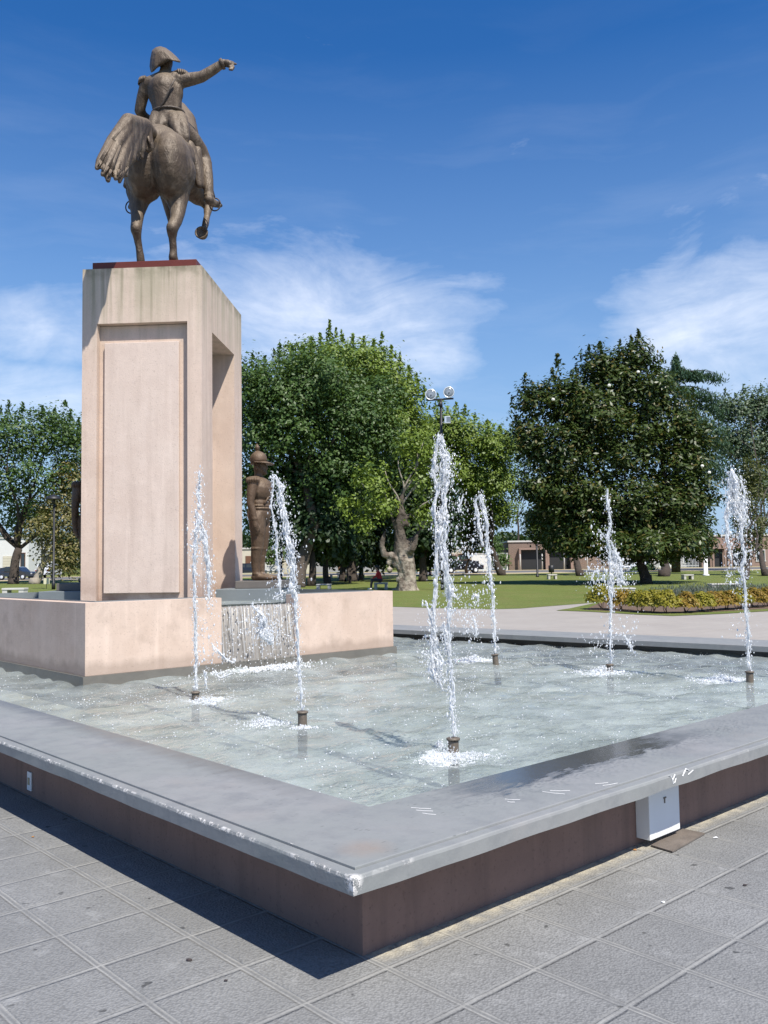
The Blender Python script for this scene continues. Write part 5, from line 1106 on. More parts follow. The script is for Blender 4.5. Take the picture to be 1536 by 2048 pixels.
def bench(px, py, wpx, hpx, lb, mat='conc', boxy=True, dyaw=0.0):
    B = GT(px, py); k = B[1]/F; w, h = wpx*k, hpx*k; d = min(w, 0.7)
    o = thing('concrete_bench', B, lb, 'bench', 'concrete benches on the lawn'); ax = (math.cos(dyaw), math.sin(dyaw)); ex = np.array([ax[0], ax[1], 0])
    mb = MB(); mb.box(B+np.array([0, 0, h*0.88]), (w, d, h*0.24), ax=ax, bev=0.015); mb.build('seat', M[mat], o)
    for s in (-1, 1):
        mb = MB(); mb.box(B+ex*s*(w*0.5-w*0.13)+np.array([0, 0, h*0.37]), (w*0.22, d*0.92, h*0.76), ax=ax, bev=0.012); mb.build('leg', M[mat], o)
    return o
bench(1104, 1158.5, 18, 10, 'small white concrete bench on the lawn in front of the brick house')
bench(1375, 1159, 20, 10, 'small white concrete bench on the lawn left of the white post')
bench(1233, 1187, 70, 11, 'long pale concrete bench half hidden behind the shrubs by the magnolia')
bench(1450, 1178, 62, 11, 'grey concrete bench behind the lavender at the right')
bench(648, 1178, 30, 10, 'grey concrete bench in the shade behind the plinth wall', 'conc_d')
sb_ = bench(762, 1179, 28, 14, 'grey concrete bench on which the person in red sits', 'conc_d')
bench(30, 1192, 44, 16, 'white hollow concrete bench on the lawn at the left edge', 'conc')
bench(670, 1156, 20, 8, 'small shaded concrete bench between the dark trunks', 'conc_d')
# signboard, bin, posts
B = GT(93, 1178); k = B[1]/F; o = thing('lawn_sign', B, 'small cream two leaf sign on a thin stake on the left lawn', 'sign'); mb = MB(); mb.tube([B, B+np.array([0, 0, 0.4])], 0.02, 6); mb.build('stake', M['iron'], o)
M['cream'] = simple('cream_board', (0.66, 0.62, 0.42), 0.7, 0.05)
for s in (-1, 1):
    mb = MB(); mb.box(B+np.array([s*0.11, 0, 0.55]), (0.2, 0.03, 0.42), bev=0.006); mb.build('board', M['cream'], o)
B = GT(1103, 1153); o = thing('litter_bin', B, 'dark litter bin on a post behind the small white bench', 'litter bin'); mb = MB(); mb.lathe(B, [(0.05, 0), (0.05, 0.35)], 8); mb.build('post', M['iron'], o); mb = MB(); mb.lathe(B+np.array([0, 0, 0.35]), [(0.18, 0), (0.24, 0.03), (0.26, 0.62), (0.23, 0.63), (0.22, 0.5)], 14); mb.build('bin', M['iron'], o, True)
def post(nm, px, py, top, r, mat, lb, cat='post', cap=None):
    B = GT(px, py); Yk = B[1]; T_ = DP(px, top, Yk); o = thing(nm, B, lb, cat); mb = MB(); mb.lathe(B, [(r*1.6, 0), (r*1.6, 0.12), (r, 0.14), (r*0.92, T_[2]-B[2]), (r*0.5, T_[2]-B[2]+0.03)], 12); mb.build('shaft', M[mat], o, True)
    mb = MB(); mb.lathe(T_, [(r*1.5, 0.0), (r*1.5, 0.05), (r*0.8, 0.09)], 12); mb.build('cap', M[cap or mat], o, True); return o
M['redpost'] = simple('red_painted_post', (0.30, 0.055, 0.03), 0.6)
post('white_post', 1412, 1152, 1102, 0.17, 'whitepaint', 'bright white painted post standing alone at the kerb on the right')
post('lamp_pole', 1075, 1154, 1090, 0.09, 'iron', 'thin black pole on the lawn in front of the brick house', 'pole')
post('red_post', 860, 1150, 1104, 0.10, 'redpost', 'red painted post behind the spray of the nearest jet')
M['green'] = simple('green_frame_paint', (0.05, 0.16, 0.15), 0.5)
B = GT(838, 1146); o = thing('swing_frame', B, 'small green tubular play frame beyond the lopped tree', 'play frame')
for s in (-1, 1):
    mb = MB(); mb.tube([B+np.array([s*0.55-0.25, 0, 0]), B+np.array([s*0.5, 0.2, 1.75]), B+np.array([s*0.55+0.25, 0.4, 0])], 0.05, 7); mb.build('leg', M['green'], o)
mb = MB(); mb.tube([B+np.array([-0.55, .2, 1.75]), B+np.array([.55, .2, 1.75])], 0.05, 7); mb.build('top_bar', M['green'], o)

# ------------------------------------------------------------------ seated person in red
B = GT(762, 1179); bz = B[2]; sh = 0.5
o = thing('person', (B[0]-0.25, B[1], bz), 'person in a red top and dark trousers sitting on a bench in the shade', 'person')
W = lambda x, y, z: np.array([B[0]-0.15+x, B[1]-0.15+y, bz+z])
M['skin'] = simple('skin', (0.42, 0.26, 0.19), 0.6, 0.08); M['redcloth'] = simple('red_cloth', (0.42, 0.025, 0.03), 0.85, 0.15, 12); M['trousers'] = simple('dark_trousers', (0.03, 0.03, 0.04), 0.9); M['hair'] = simple('dark_hair', (0.02, 0.015, 0.012), 0.6)
def cw(l): return [(W(*q[:3]), q[3]) for q in l]
b = MB()                                     # sits facing the left, leaning forward on the knees
b.caps(cw([(0.1, 0, .58, .13), (.02, 0, .95, .11), (-.06, 0, 1.12, .06), (-.08, 0, 1.2, .055)])); b.ball(W(-.11, 0, 1.29), (.10, .08, .125)); b.caps(cw([(-.2, 0, 1.28, .015), (-.215, 0, 1.26, .015)]))
for s in (-1, 1):
    b.caps(cw([(.1, .1*s, .55, .09), (-.36, .13*s, .55, .07), (-.42, .13*s, .3, .055), (-.44, .13*s, .09, .042), (-.58, .15*s, .05, .035)]))
    b.caps(cw([(-.02, .19*s, 1.03, .055), (-.12, .23*s, .80, .045), (-.34, .12*s, .68, .036), (-.4, .08*s, .66, .032)]))
    for f_ in range(5): b.caps(cw([(-.4, .08*s+.012*f_-.024, .66, .012), (-.46, .07*s+.014*f_-.028, .635, .010)]), n=6)
body = subdiv_mesh('body', b, M['skin'], o, 0.014, 2)
c = MB(); c.caps(cw([(.1, 0, .56, .155), (.02, 0, .95, .14), (-.02, 0, 1.06, .09)])); c.caps(cw([(-.02, -.15, 1.03, .08), (-.02, .15, 1.03, .08)]))
for s in (-1, 1): c.caps(cw([(-.02, .19*s, 1.03, .072), (-.12, .23*s, .80, .06), (-.3, .135*s, .695, .05)]))
subdiv_mesh('red_top', c, M['redcloth'], o, 0.018, 2)
c = MB()
for s in (-1, 1): c.caps(cw([(.12, .09*s, .55, .115), (-.36, .13*s, .55, .088), (-.42, .13*s, .3, .07), (-.43, .13*s, .14, .06)]))
subdiv_mesh('trousers', c, M['trousers'], o, 0.018, 2)
c = MB()
for s in (-1, 1): c.caps(cw([(-.44, .13*s, .06, .055), (-.6, .15*s, .045, .042)]))
subdiv_mesh('shoes', c, M['whitepaint'], o, 0.014, 1)
c = MB(); c.ball(W(-.085, 0, 1.325), (.115, .095, .115)); c.caps(cw([(.0, 0, 1.3, .08), (.02, 0, 1.16, .06)])); subdiv_mesh('hair', c, M['hair'], o, 0.014, 2)

# ------------------------------------------------------------------ houses beyond the street
M['brick'] = None
def brick():
    t = NT('weathered_brick'); g = t.geo()
    s = t.n('ShaderNodeSeparateXYZ', i0=g); v = t.n('ShaderNodeCombineXYZ', i0=s.outputs[0], i1=s.outputs[2]).outputs[0]
    br = t.n('ShaderNodeTexBrick', i0=v, in_Scale=1.0, in_Mortar_Size=0.02, in_Brick_Width=0.45, in_Row_Height=0.16)
    br.inputs['Color1'].default_value = (0.20, 0.12, 0.085, 1); br.inputs['Color2'].default_value = (0.14, 0.085, 0.065, 1); br.inputs['Mortar'].default_value = (0.26, 0.22, 0.18, 1)
    return t.done(t.pbsdf(t.mix(t.math('MULTIPLY', t.noise(g, 0.8, 5), 0.6), br.outputs[0], (0.26, 0.19, 0.15)), 0.9))
M['brick'] = brick()
M['render_w'] = simple('white_render', (0.68, 0.67, 0.64), 0.9, 0.08, 0.8); M['render_c'] = simple('cream_render', (0.58, 0.53, 0.42), 0.9, 0.1, 0.8); M['render_p'] = simple('dusty_pink_render', (0.30, 0.205, 0.165), 0.9, 0.12, 0.8); M['render_g'] = simple('grey_render', (0.34, 0.33, 0.33), 0.9, 0.12, 0.8)
M['wood'] = simple('brown_door', (0.16, 0.075, 0.04), 0.6, 0.2, 3); M['glass'] = simple('dark_window_glass', (0.035, 0.045, 0.055), 0.08, 0.1); M['rooftile'] = simple('terracotta_roof', (0.26, 0.12, 0.075), 0.85, 0.25, 2)
def house(nm, Yk, x0, x1, top, depth, mat, lb, openings=(), roof=None, parapet=True, cat='house'):
    a = DP(x0, 1140, Yk); b_ = DP(x1, 1140, Yk); zt = DP((x0+x1)/2, top, Yk)[2]; zg = tz(Yk)-0.02
    o = thing(nm, ((a[0]+b_[0])/2, Yk, zg), lb, cat)
    mb = MB(); mb.box(((a[0]+b_[0])/2, Yk+depth/2, (zt+zg)/2), (b_[0]-a[0], depth, zt-zg)); mb.build('wall', M[mat], o)
    if roof:
        mb = MB(); w = (b_[0]-a[0])/2+0.3; c = np.array([(a[0]+b_[0])/2, Yk+depth/2, zt+0.003]); rh = roof[1]
        V = [c+np.array(q) for q in ((-w, -depth/2-.4, 0), (w, -depth/2-.4, 0), (w, depth/2+.4, 0), (-w, depth/2+.4, 0), (-w*.75, 0, rh), (w*.75, 0, rh))]
        mb.add(V, [(3, 2, 1, 0), (0, 1, 5, 4), (1, 2, 5), (2, 3, 4, 5), (3, 0, 4)]); mb.build('roof', M[roof[0]], o)
    elif parapet:
        mb = MB(); mb.box(((a[0]+b_[0])/2, Yk+depth/2, zt+0.12), (b_[0]-a[0]+0.25, depth+0.25, 0.22), bev=0.02); mb.build('parapet', M['conc'], o)
    for (kind, u0, u1, v0, v1, m) in openings:       # pixel boxes on the front
        p = DP(u0, v0, Yk); q_ = DP(u1, v1, Yk); cx_, cz, w, h = (p[0]+q_[0])/2, (p[2]+q_[2])/2, abs(q_[0]-p[0]), abs(p[2]-q_[2])
        if kind == 'window':
            mb = MB(); 
            for dx, dz, ww, hh in ((0, h/2, w+.16, .09), (0, -h/2, w+.24, .10), (-w/2, 0, .08, h-.09), (w/2, 0, .08, h-.09)): mb.box((cx_+dx, Yk-0.03, cz+dz), (ww, 0.10, hh))
            f_ = mb.build('window', M[m], o); mb = MB(); mb.box((cx_, Yk-0.012, cz), (w-.08, 0.02, h-.1)); mb.build('pane', M['glass'], f_)
        elif kind == 'door':
            mb = MB(); mb.box((cx_, Yk-0.03, cz), (w, 0.06, h), bev=0.01); f_ = mb.build('door', M[m], o); mb = MB(); mb.box((cx_+w*0.38, Yk-0.08, cz), (0.05, 0.05, 0.18)); mb.build('handle', M['chrome'], f_)
        elif kind == 'porch':
            mb = MB(); mb.box((cx_, Yk-0.02, cz), (w, 0.03, h)); mb.build('porch_shade_panel', M['dark'], o)  # flat near-black panel on the wall, painted in place of the porch's shade
            mb = MB(); mb.box((cx_, Yk-0.35, cz+h/2+.1), (w+.5, 0.8, .2), bev=.01); mb.build('porch_lintel', M['render_p'], o)
            for s in (-1, 1):
                mb = MB(); mb.box((cx_+s*(w/2+.12), Yk-.6, cz), (.26, .26, h), bev=.01); mb.build('column', M['render_p'], o)
        elif kind == 'garage':
            mb = MB(); n_ = 6
            for j in range(n_): mb.box((cx_, Yk-0.03-0.004*(j % 2), cz-h/2+h*(j+.5)/n_), (w, 0.06, h/n_-0.02))
            mb.build('garage_door', M[m], o, kind=None)
    return o
house('white_house', 126, -60, 57, 1078, 9, 'render_w', 'bright white house behind the parked car at the left edge', [('garage', 6, 38, 1112, 1144, 'render_c'), ('window', 42, 50, 1106, 1136, 'wood')])
house('cream_house', 120, 478, 620, 1098, 9, 'render_c', 'cream low house with a brown door behind the soldier boots', [('door', 491, 503, 1112, 1138, 'wood'), ('garage', 515, 560, 1112, 1142, 'render_w'), ('window', 575, 600, 1110, 1128, 'wood')])
house('shaded_house', 121, 625, 770, 1102, 9, 'render_g', 'grey house glimpsed between the dark trunks', [('window', 640, 660, 1112, 1128, 'wood'), ('door', 676, 690, 1112, 1140, 'wood'), ('window', 725, 750, 1112, 1128, 'render_w')])
house('beige_garage_house', 118, 880, 946, 1096, 8, 'render_c', 'beige house with a dark carport behind the tall jet', [('porch', 889, 912, 1112, 1140, ''), ('window', 918, 940, 1108, 1120, 'wood')])
house('brick_house', 117, 1018, 1157, 1084, 10, 'brick', 'low brick house with two dark porches beyond the lawn', [('porch', 1040, 1090, 1100, 1140, ''), ('porch', 1096, 1140, 1096, 1138, '')])
house('red_roof_house', 119, 1160, 1242, 1092, 9, 'brick', 'dark brick house half hidden by the magnolia trunk', [('window', 1190, 1210, 1100, 1118, 'render_w'), ('window', 1218, 1236, 1100, 1118, 'render_w')])
house('gated_house', 121, 1244, 1400, 1088, 9, 'render_g', 'grey house behind white railings right of the magnolia', [('porch', 1268, 1300, 1104, 1140, ''), ('garage', 1316, 1355, 1104, 1142, 'render_w'), ('window', 1366, 1385, 1106, 1126, 'render_w')])
house('pink_house', 119, 1404, 1600, 1072, 10, 'render_p', 'dusty pink house with dark doorways at the right edge', [('porch', 1424, 1446, 1098, 1142, ''), ('porch', 1460, 1500, 1098, 1142, ''), ('window', 1512, 1530, 1100, 1122, 'render_w')])
def gwall(nm, Yk, x0, x1, top, mat, lb):
    a = DP(x0, 1140, Yk); b_ = DP(x1, 1140, Yk); zt = DP((x0+x1)/2, top, Yk)[2]; zg = tz(Yk)-0.02; c = (a[0]+b_[0])/2
    o = thing(nm, (c, Yk, zg), lb, 'wall'); mb = MB(); mb.box((c, Yk+.1, (zt+zg)/2), (b_[0]-a[0], .2, zt-zg)); mb.build('wall_panel', M[mat], o); mb = MB(); mb.box((c, Yk+.1, zt+.05), (b_[0]-a[0]+.1, .3, .1), bev=.01); mb.build('coping_stone', M['conc'], o)
gwall('garden_wall', 116.6, 944, 1016, 1108, 'render_w', 'white garden wall left of the brick house')
gwall('brick_garden_wall', 116.5, 1146, 1200, 1112, 'brick', 'dark brick garden wall right of the brick house')
def railing(Yk, x0, x1, top, n, lb):
    a = DP(x0, 1140, Yk)[0]; b_ = DP(x1, 1140, Yk)[0]; zt = DP(x0, top, Yk)[2]; zg = tz(Yk); o = thing('railing', ((a+b_)/2, Yk, zg), lb, 'fence')
    for z in (zg+.25, zt-.15):
        mb = MB(); mb.box(((a+b_)/2, Yk, z), (b_-a, .05, .05)); mb.build('rail', M['whitepaint'], o)
    for i in range(n):
        mb = MB(); mb.box((a+(b_-a)*(i+.5)/n, Yk-.04, (zt+zg)/2), (.035, .035, zt-zg)); mb.build('bar', M['whitepaint'], o)
railing(117, 1302, 1398, 1112, 34, 'white iron railing in front of the grey house')
# slim fence posts before the brick house
for k, px in enumerate((1041, 1085, 1129, 1175, 1208)):
    B = GT(px, 1144); B = np.array([*DP(px, 1143, 115.2)[:2], tz(115.2)]); mb = MB(); mb.tube([B, B+np.array([0, 0, 2.0]), B+np.array([0.0, 0, 2.08])], [0.09, 0.08, 0.03], 8)
    set_props(mb.build('fence_post', M['conc'], None, True), 'slim grey concrete post %s' % ['at the left porch of the brick house', 'between the two porches of the brick house', 'at the right porch of the brick house', 'before the dark brick garden wall', 'left of the magnolia trunk'][k], 'post', 'posts along the street')
# ------------------------------------------------------------------ parked cars
def car(Yk, px, L, yaw, paint, lb, suv=False):
    B = np.array([*DP(px, 1150, Yk)[:2], tz(Yk)+0.013]); o = thing('parked_car', B, lb, 'car', 'cars parked along the street')
    ax = np.array([math.cos(yaw), math.sin(yaw), 0]); ay = np.array([-ax[1], ax[0], 0]); az_ = np.array([0, 0, 1.]); hw = 0.85 if not suv else 0.92
    top = 1.45 if not suv else 1.72; w0 = 0.88 if not suv else 1.02
    prof = [(-L/2, .35), (-L/2-.02, w0-.15), (-L/2+.1, w0), (-L*.28, w0+.04), (-L*.18 if not suv else -L*.3, top-.06), (-L*.1, top), (L*.2, top), (L*.34 if not suv else L*.42, top-.12), (L*.43, w0+.06), (L/2-.02, w0), (L/2, .4)]
    n = len(prof); mb = MB(); V = []
    for s, ins in ((-1, 0), (-1, 1), (1, 1), (1, 0)):
        for x, z in prof:
            y = hw*(1 if z <= w0+.05 else 0.82); y = y if ins == 0 else y
            V.append(B+ax*x+ay*s*(y-(0.0 if ins == 0 else .0))+az_*z)
    V2 = V[:n]+V[3*n:4*n]
    mb.add(V2, [tuple(range(n)), tuple(range(2*n-1, n-1, -1))]+[(i, n+i, n+(i+1) % n, (i+1) % n) for i in range(n)]); body = mb.build('body', paint, o); fix_normals(body)
    for s in (-1, 1):
        for x0, x1 in ((-.15, .03), (.05, .24)):
            mb = MB(); c = B+ax*L*(x0+x1)/2+ay*s*hw*.915+az_*(w0+(top-w0)*.5); mb.box(c, (L*(x1-x0)-.06, .05, (top-w0)*.62), ax=ax[:2]); mb.build('window', M['glass'], body)
        for x in (-L*.3, L*.3):
            mb = MB(); c = B+ax*x+ay*s*(hw-.12)+az_*.31; mb.lathe(c, [(.2, 0), (.31, .01), (.31, .2), (.2, .21)], 16, ay*s); wh = mb.build('wheel', M['dark'], o, True); mb = MB(); mb.lathe(c+ay*s*.205, [(.2, 0), (.18, .012), (0, .016)], 14, ay*s); mb.build('rim', M['chrome'], wh, True)
    mb = MB(); mb.box(B+ax*(L*.385)+az_*(w0+(top-w0)*.52), (.06, hw*1.45, (top-w0)*.6), ax=ax[:2]); mb.build('rear_window', M['glass'], body)
    for s in (-1, 1):
        mb = MB(); mb.box(B+ax*(L/2+.0)+ay*s*hw*.75+az_*(w0-.12), (.06, .3, .16), ax=ax[:2]); mb.build('tail_light', simple('tail_light_red', (.35, .02, .02), .3), o)
        mb = MB(); mb.box(B-ax*(L/2+.01)+ay*s*hw*.7+az_*(w0-.2), (.06, .3, .15), ax=ax[:2]); mb.build('headlight', M['chrome'], o)
    mb = MB(); mb.box(B+ax*(L/2+.02)+az_*.62, (.03, .5, .12), ax=ax[:2]); mb.build('number_plate', M['whitepaint'], o)
    return o
M['car_dark'] = simple('dark_blue_car_paint', (0.025, 0.032, 0.05), 0.2, 0.05, 1, 0.0, Coat_Weight=0.6); M['car_white'] = simple('white_car_paint', (0.7, 0.71, 0.72), 0.25, 0.03, 1, 0.0, Coat_Weight=0.6); M['car_black'] = simple('black_car_paint', (0.012, 0.012, 0.014), 0.2, 0.05, 1, 0.0, Coat_Weight=0.6)
car(99.6, 33, 4.2, R(172), M['car_dark'], 'dark blue hatchback parked in front of the white house')
car(110, 97, 4.4, R(-88), M['car_white'], 'white sport utility car seen from behind, by the left lamp post', True)
car(99.8, 490, 4.2, R(3), M['car_black'], 'black car parked behind the soldier statue')
car(99.8, 925, 4.6, R(2), M['car_black'], 'black car parked in front of the white garden wall')
# ------------------------------------------------------------------ water jets
OCT_V = np.array([(1, 0, 0), (-1, 0, 0), (0, 1, 0), (0, -1, 0), (0, 0, 1), (0, 0, -1)], float)
OCT_F = np.array([(0, 2, 4), (2, 1, 4), (1, 3, 4), (3, 0, 4), (2, 0, 5), (1, 2, 5), (3, 1, 5), (0, 3, 5)])
def ico():
    bm = bmesh.new(); bmesh.ops.create_icosphere(bm, subdivisions=1, radius=1.0); v = np.array([q.co[:] for q in bm.verts]); bm.verts.index_update(); f = np.array([[q.index for q in g.verts] for g in bm.faces]); bm.free(); return v, f
ICO_V, ICO_F = ico()
def blobs(name, P, Rd, mat, parent, stretch=1.25, **kw):
    P = np.asarray(P, float); Rd = np.asarray(Rd, float); n = len(P)
    sc = np.stack([Rd*rng.uniform(.8, 1.2, n), Rd*rng.uniform(.8, 1.2, n), Rd*rng.uniform(.8, 1.3, n)*stretch], 1)
    V = P[:, None, :]+ICO_V[None]*sc[:, None, :]; Fq = ICO_F[None]+(np.arange(n)*len(ICO_V))[:, None, None]
    return np_mesh(name, V.reshape(-1, 3), Fq.reshape(-1, 3), mat, parent, smooth=True, **kw)
def spline(pts, step=2.5):
    """Catmull-Rom through (x, y, r) pixel triples"""
    P = [np.array(p, float) for p in pts]; P = [2*P[0]-P[1]]+P+[2*P[-1]-P[-2]]; out = []
    for i in range(1, len(P)-2):
        n = max(2, int(np.hypot(*(P[i+1]-P[i])[:2])/step))
        for k in range(n):
            t = k/n; a, b, c, d = P[i-1:i+3]; out.append(0.5*((2*b)+(-a+c)*t+(2*a-5*b+4*c-d)*t*t+(-a+3*b-3*c+d)*t**3))
    out.append(P[-2]); return np.array(out)
def strand(mb, pts, Y, seed):
    """a bundle of thin wobbling filaments that follows the strand"""
    S_ = spline(pts); k = Y/F; n = len(S_); rm = max(S_[:, 2].max(), 1.5); sub = int(max(3, round(rm*1.7)))
    for j in range(sub):
        ph = rng.uniform(0, 100); q = []; rr = []
        c0 = 0 if j < 3 else int(rng.uniform(0, 0.75)*n); c1 = n if j < 3 else min(n, c0+int(rng.uniform(0.12, 0.5)*n)+4)
        fr = rng.uniform(0.05, 0.11)
        for i in range(c0, c1):
            x, y, r = S_[i]; w = mnoise.noise(Vector((ph, i*fr, seed))); w2 = mnoise.noise(Vector((ph+7, i*fr, seed+3))); w3 = mnoise.noise(Vector((ph+3, i*0.22, seed))); w4 = mnoise.noise(Vector((ph+31, i*0.33, seed)))
            off = max(0.5, r-1.0)
            q.append(DP(x+off*1.6*w+0.7*w4, y, Y+k*off*1.6*w2)); rr.append(k*max(0.45, (0.95+0.07*r)*(0.85+1.1*w3)))
        if len(q) > 3:
            rr[0] *= 0.4; rr[-1] *= 0.3; mb.tube(q, rr, 6, rough=0.12)
JETS = [
 dict(n=0, lb='slender water jet nearest the pedestal, breaking into white foam against the pink concrete', st=[
  [(391, 1381, 4), (392, 1330, 4), (391, 1250, 4), (389, 1180, 3.5), (388, 1125, 5), (391, 1085, 10), (396, 1055, 12), (394, 1034, 8), (391, 1018, 3)],
  [(419, 1200, 2.5), (417, 1145, 4), (411, 1105, 7), (404, 1065, 9), (397, 1038, 4)], [(401, 1015, 3), (397, 990, 4), (399, 965, 3), (398, 942, 2)],
  [(422, 1285, 2), (436, 1302, 4), (452, 1318, 3), (470, 1326, 2)], [(430, 1340, 2), (440, 1355, 3), (462, 1347, 2)], [(409, 1340, 2), (411, 1362, 2.5), (414, 1378, 1.5)]],
  dr=[(397, 985, 9, 45, 70), (400, 1110, 16, 60, 90), (420, 1180, 10, 60, 90), (420, 1300, 25, 45, 90), (405, 1240, 12, 80, 50)], sp=[(415, 1404, 60, 16, 1.0)]),
 dict(n=1, lb='forked water jet in front of the cascade, its top curling left beside the soldier', st=[
  [(604, 1421, 5), (600, 1360, 5), (596, 1300, 5), (593, 1240, 5), (590, 1195, 6), (585, 1135, 9), (578, 1085, 11), (569, 1035, 8), (563, 992, 7), (557, 966, 9), (549, 949, 4)],
  [(548, 952, 4), (545, 985, 3), (543, 1010, 3), (548, 1050, 4), (553, 1080, 5), (556, 1120, 4), (560, 1170, 3), (562, 1192, 2)], [(551, 966, 3), (560, 966, 3), (568, 975, 3), (563, 987, 4)],
  [(553, 985, 3), (560, 1010, 4), (568, 1030, 5)], [(589, 1180, 3), (570, 1185, 2.5), (545, 1196, 2)], [(505, 1212, 3), (528, 1238, 7), (526, 1268, 13), (540, 1284, 9)], [(515, 1255, 6), (535, 1270, 12), (545, 1290, 6)]],
  dr=[(560, 1060, 18, 70, 90), (585, 1090, 18, 50, 70), (530, 1255, 34, 34, 260), (560, 1180, 28, 40, 90)], sp=[(530, 1448, 55, 18, 1.0), (605, 1456, 22, 6, 0.5)]),
 dict(n=2, lb='tallest and nearest water jet, twisting up in front of the floodlight pole', st=[
  [(907, 1474, 6), (904, 1400, 7), (900, 1330, 6), (897, 1270, 6), (899, 1210, 7), (897, 1180, 10), (890, 1130, 9), (884, 1080, 12), (886, 1040, 12), (890, 1010, 6), (888, 985, 8), (893, 960, 11), (893, 930, 13), (886, 900, 10), (880, 880, 7), (877, 868, 4)],
  [(877, 869, 5), (872, 900, 5), (867, 930, 5), (868, 950, 5), (875, 975, 5), (870, 1000, 5), (866, 1020, 7), (872, 1045, 5), (876, 1080, 6), (874, 1120, 6), (872, 1180, 4), (868, 1220, 5), (868, 1270, 6), (872, 1320, 13), (878, 1360, 8), (885, 1381, 3)],
  [(851, 1201, 3), (858, 1220, 4), (866, 1250, 5), (868, 1290, 7)], [(886, 1248, 7), (893, 1275, 6), (894, 1310, 4)], [(864, 1300, 8), (868, 1335, 13), (872, 1355, 12), (877, 1370, 5)], [(884, 1010, 4), (880, 1030, 4), (886, 1050, 5)],
  [(895, 1170, 8), (905, 1188, 6), (912, 1196, 3)], [(878, 880, 5), (890, 920, 8), (885, 955, 8), (880, 975, 5)], [(858, 945, 3), (866, 957, 4)], [(917, 1023, 2.5), (922, 1005, 2), (926, 990, 1.5)]],
  dr=[(915, 1040, 22, 55, 130), (930, 1215, 30, 40, 120), (880, 1250, 26, 70, 120), (940, 1255, 12, 45, 60), (900, 940, 14, 40, 60), (855, 1300, 14, 60, 70), (925, 1110, 22, 50, 70), (935, 1385, 14, 30, 30)], sp=[(890, 1516, 80, 22, 1.5), (945, 1512, 50, 12, 0.6), (880, 1494, 18, 14, 0.6)]),
 dict(n=3, lb='narrow forked water jet rising at the far edge near the plinth end', st=[
  [(991, 1307, 4), (988, 1250, 4), (985, 1200, 4), (981, 1160, 4), (978, 1120, 5), (974, 1080, 5), (972, 1040, 6), (966, 1010, 6), (962, 989, 4)], [(961, 991, 4), (952, 1002, 4), (955, 1030, 5), (960, 1060, 5), (966, 1092, 4)],
  [(944, 1195, 3), (951, 1190, 5), (958, 1205, 3)], [(946, 1230, 2), (950, 1250, 4), (952, 1275, 2.5)]], dr=[(955, 1080, 16, 50, 80), (945, 1230, 22, 50, 90), (975, 1150, 12, 40, 40)], sp=[(946, 1321, 45, 12, 1.2)]),
 dict(n=4, lb='ragged water jet in front of the magnolia, throwing a broad splash to its right', st=[
  [(1221, 1327, 4), (1221, 1270, 4), (1221, 1220, 5), (1222, 1165, 7), (1221, 1115, 7), (1216, 1075, 6), (1221, 1045, 4), (1217, 1020, 3), (1215, 1000, 6), (1214, 980, 4)], [(1221, 1080, 4), (1229, 1100, 3), (1238, 1120, 4), (1246, 1133, 3), (1272, 1131, 2)],
  [(1228, 1095, 4), (1234, 1130, 7), (1242, 1158, 7), (1254, 1172, 3)], [(1232, 1110, 4), (1234, 1150, 7), (1238, 1172, 4)], [(1247, 1270, 2), (1258, 1285, 3), (1268, 1308, 2)], [(1184, 1155, 3), (1190, 1142, 4), (1198, 1150, 3)], [(1200, 1062, 2), (1210, 1075, 2)]],
  dr=[(1190, 1150, 18, 30, 110), (1240, 1150, 22, 30, 110), (1250, 1260, 24, 40, 80), (1205, 1080, 18, 50, 60), (1195, 1285, 18, 22, 50)], sp=[(1205, 1346, 60, 12, 1.2)]),
 dict(n=5, lb='curved water jet at the right edge with a broad falling veil at its top', st=[
  [(1500, 1341, 4), (1497, 1290, 5), (1494, 1240, 4), (1490, 1190, 5), (1486, 1150, 6), (1484, 1130, 5), (1490, 1110, 4), (1484, 1080, 4), (1481, 1040, 7), (1478, 1010, 11), (1472, 980, 13), (1468, 950, 10), (1465, 937, 6)],
  [(1464, 945, 7), (1460, 975, 8), (1458, 1005, 8), (1453, 1040, 7), (1456, 1080, 5), (1463, 1122, 3)], [(1480, 960, 6), (1488, 990, 6), (1486, 1020, 7), (1490, 1050, 4)], [(1470, 960, 10), (1468, 1000, 12), (1470, 1030, 9)]],
  dr=[(1470, 1090, 18, 60, 130), (1492, 1040, 14, 50, 70), (1465, 1150, 16, 30, 60), (1490, 1110, 18, 40, 60), (1485, 1250, 20, 40, 30)], sp=[(1445, 1360, 55, 13, 1.3)]),
]
foamP, foamR = [], []
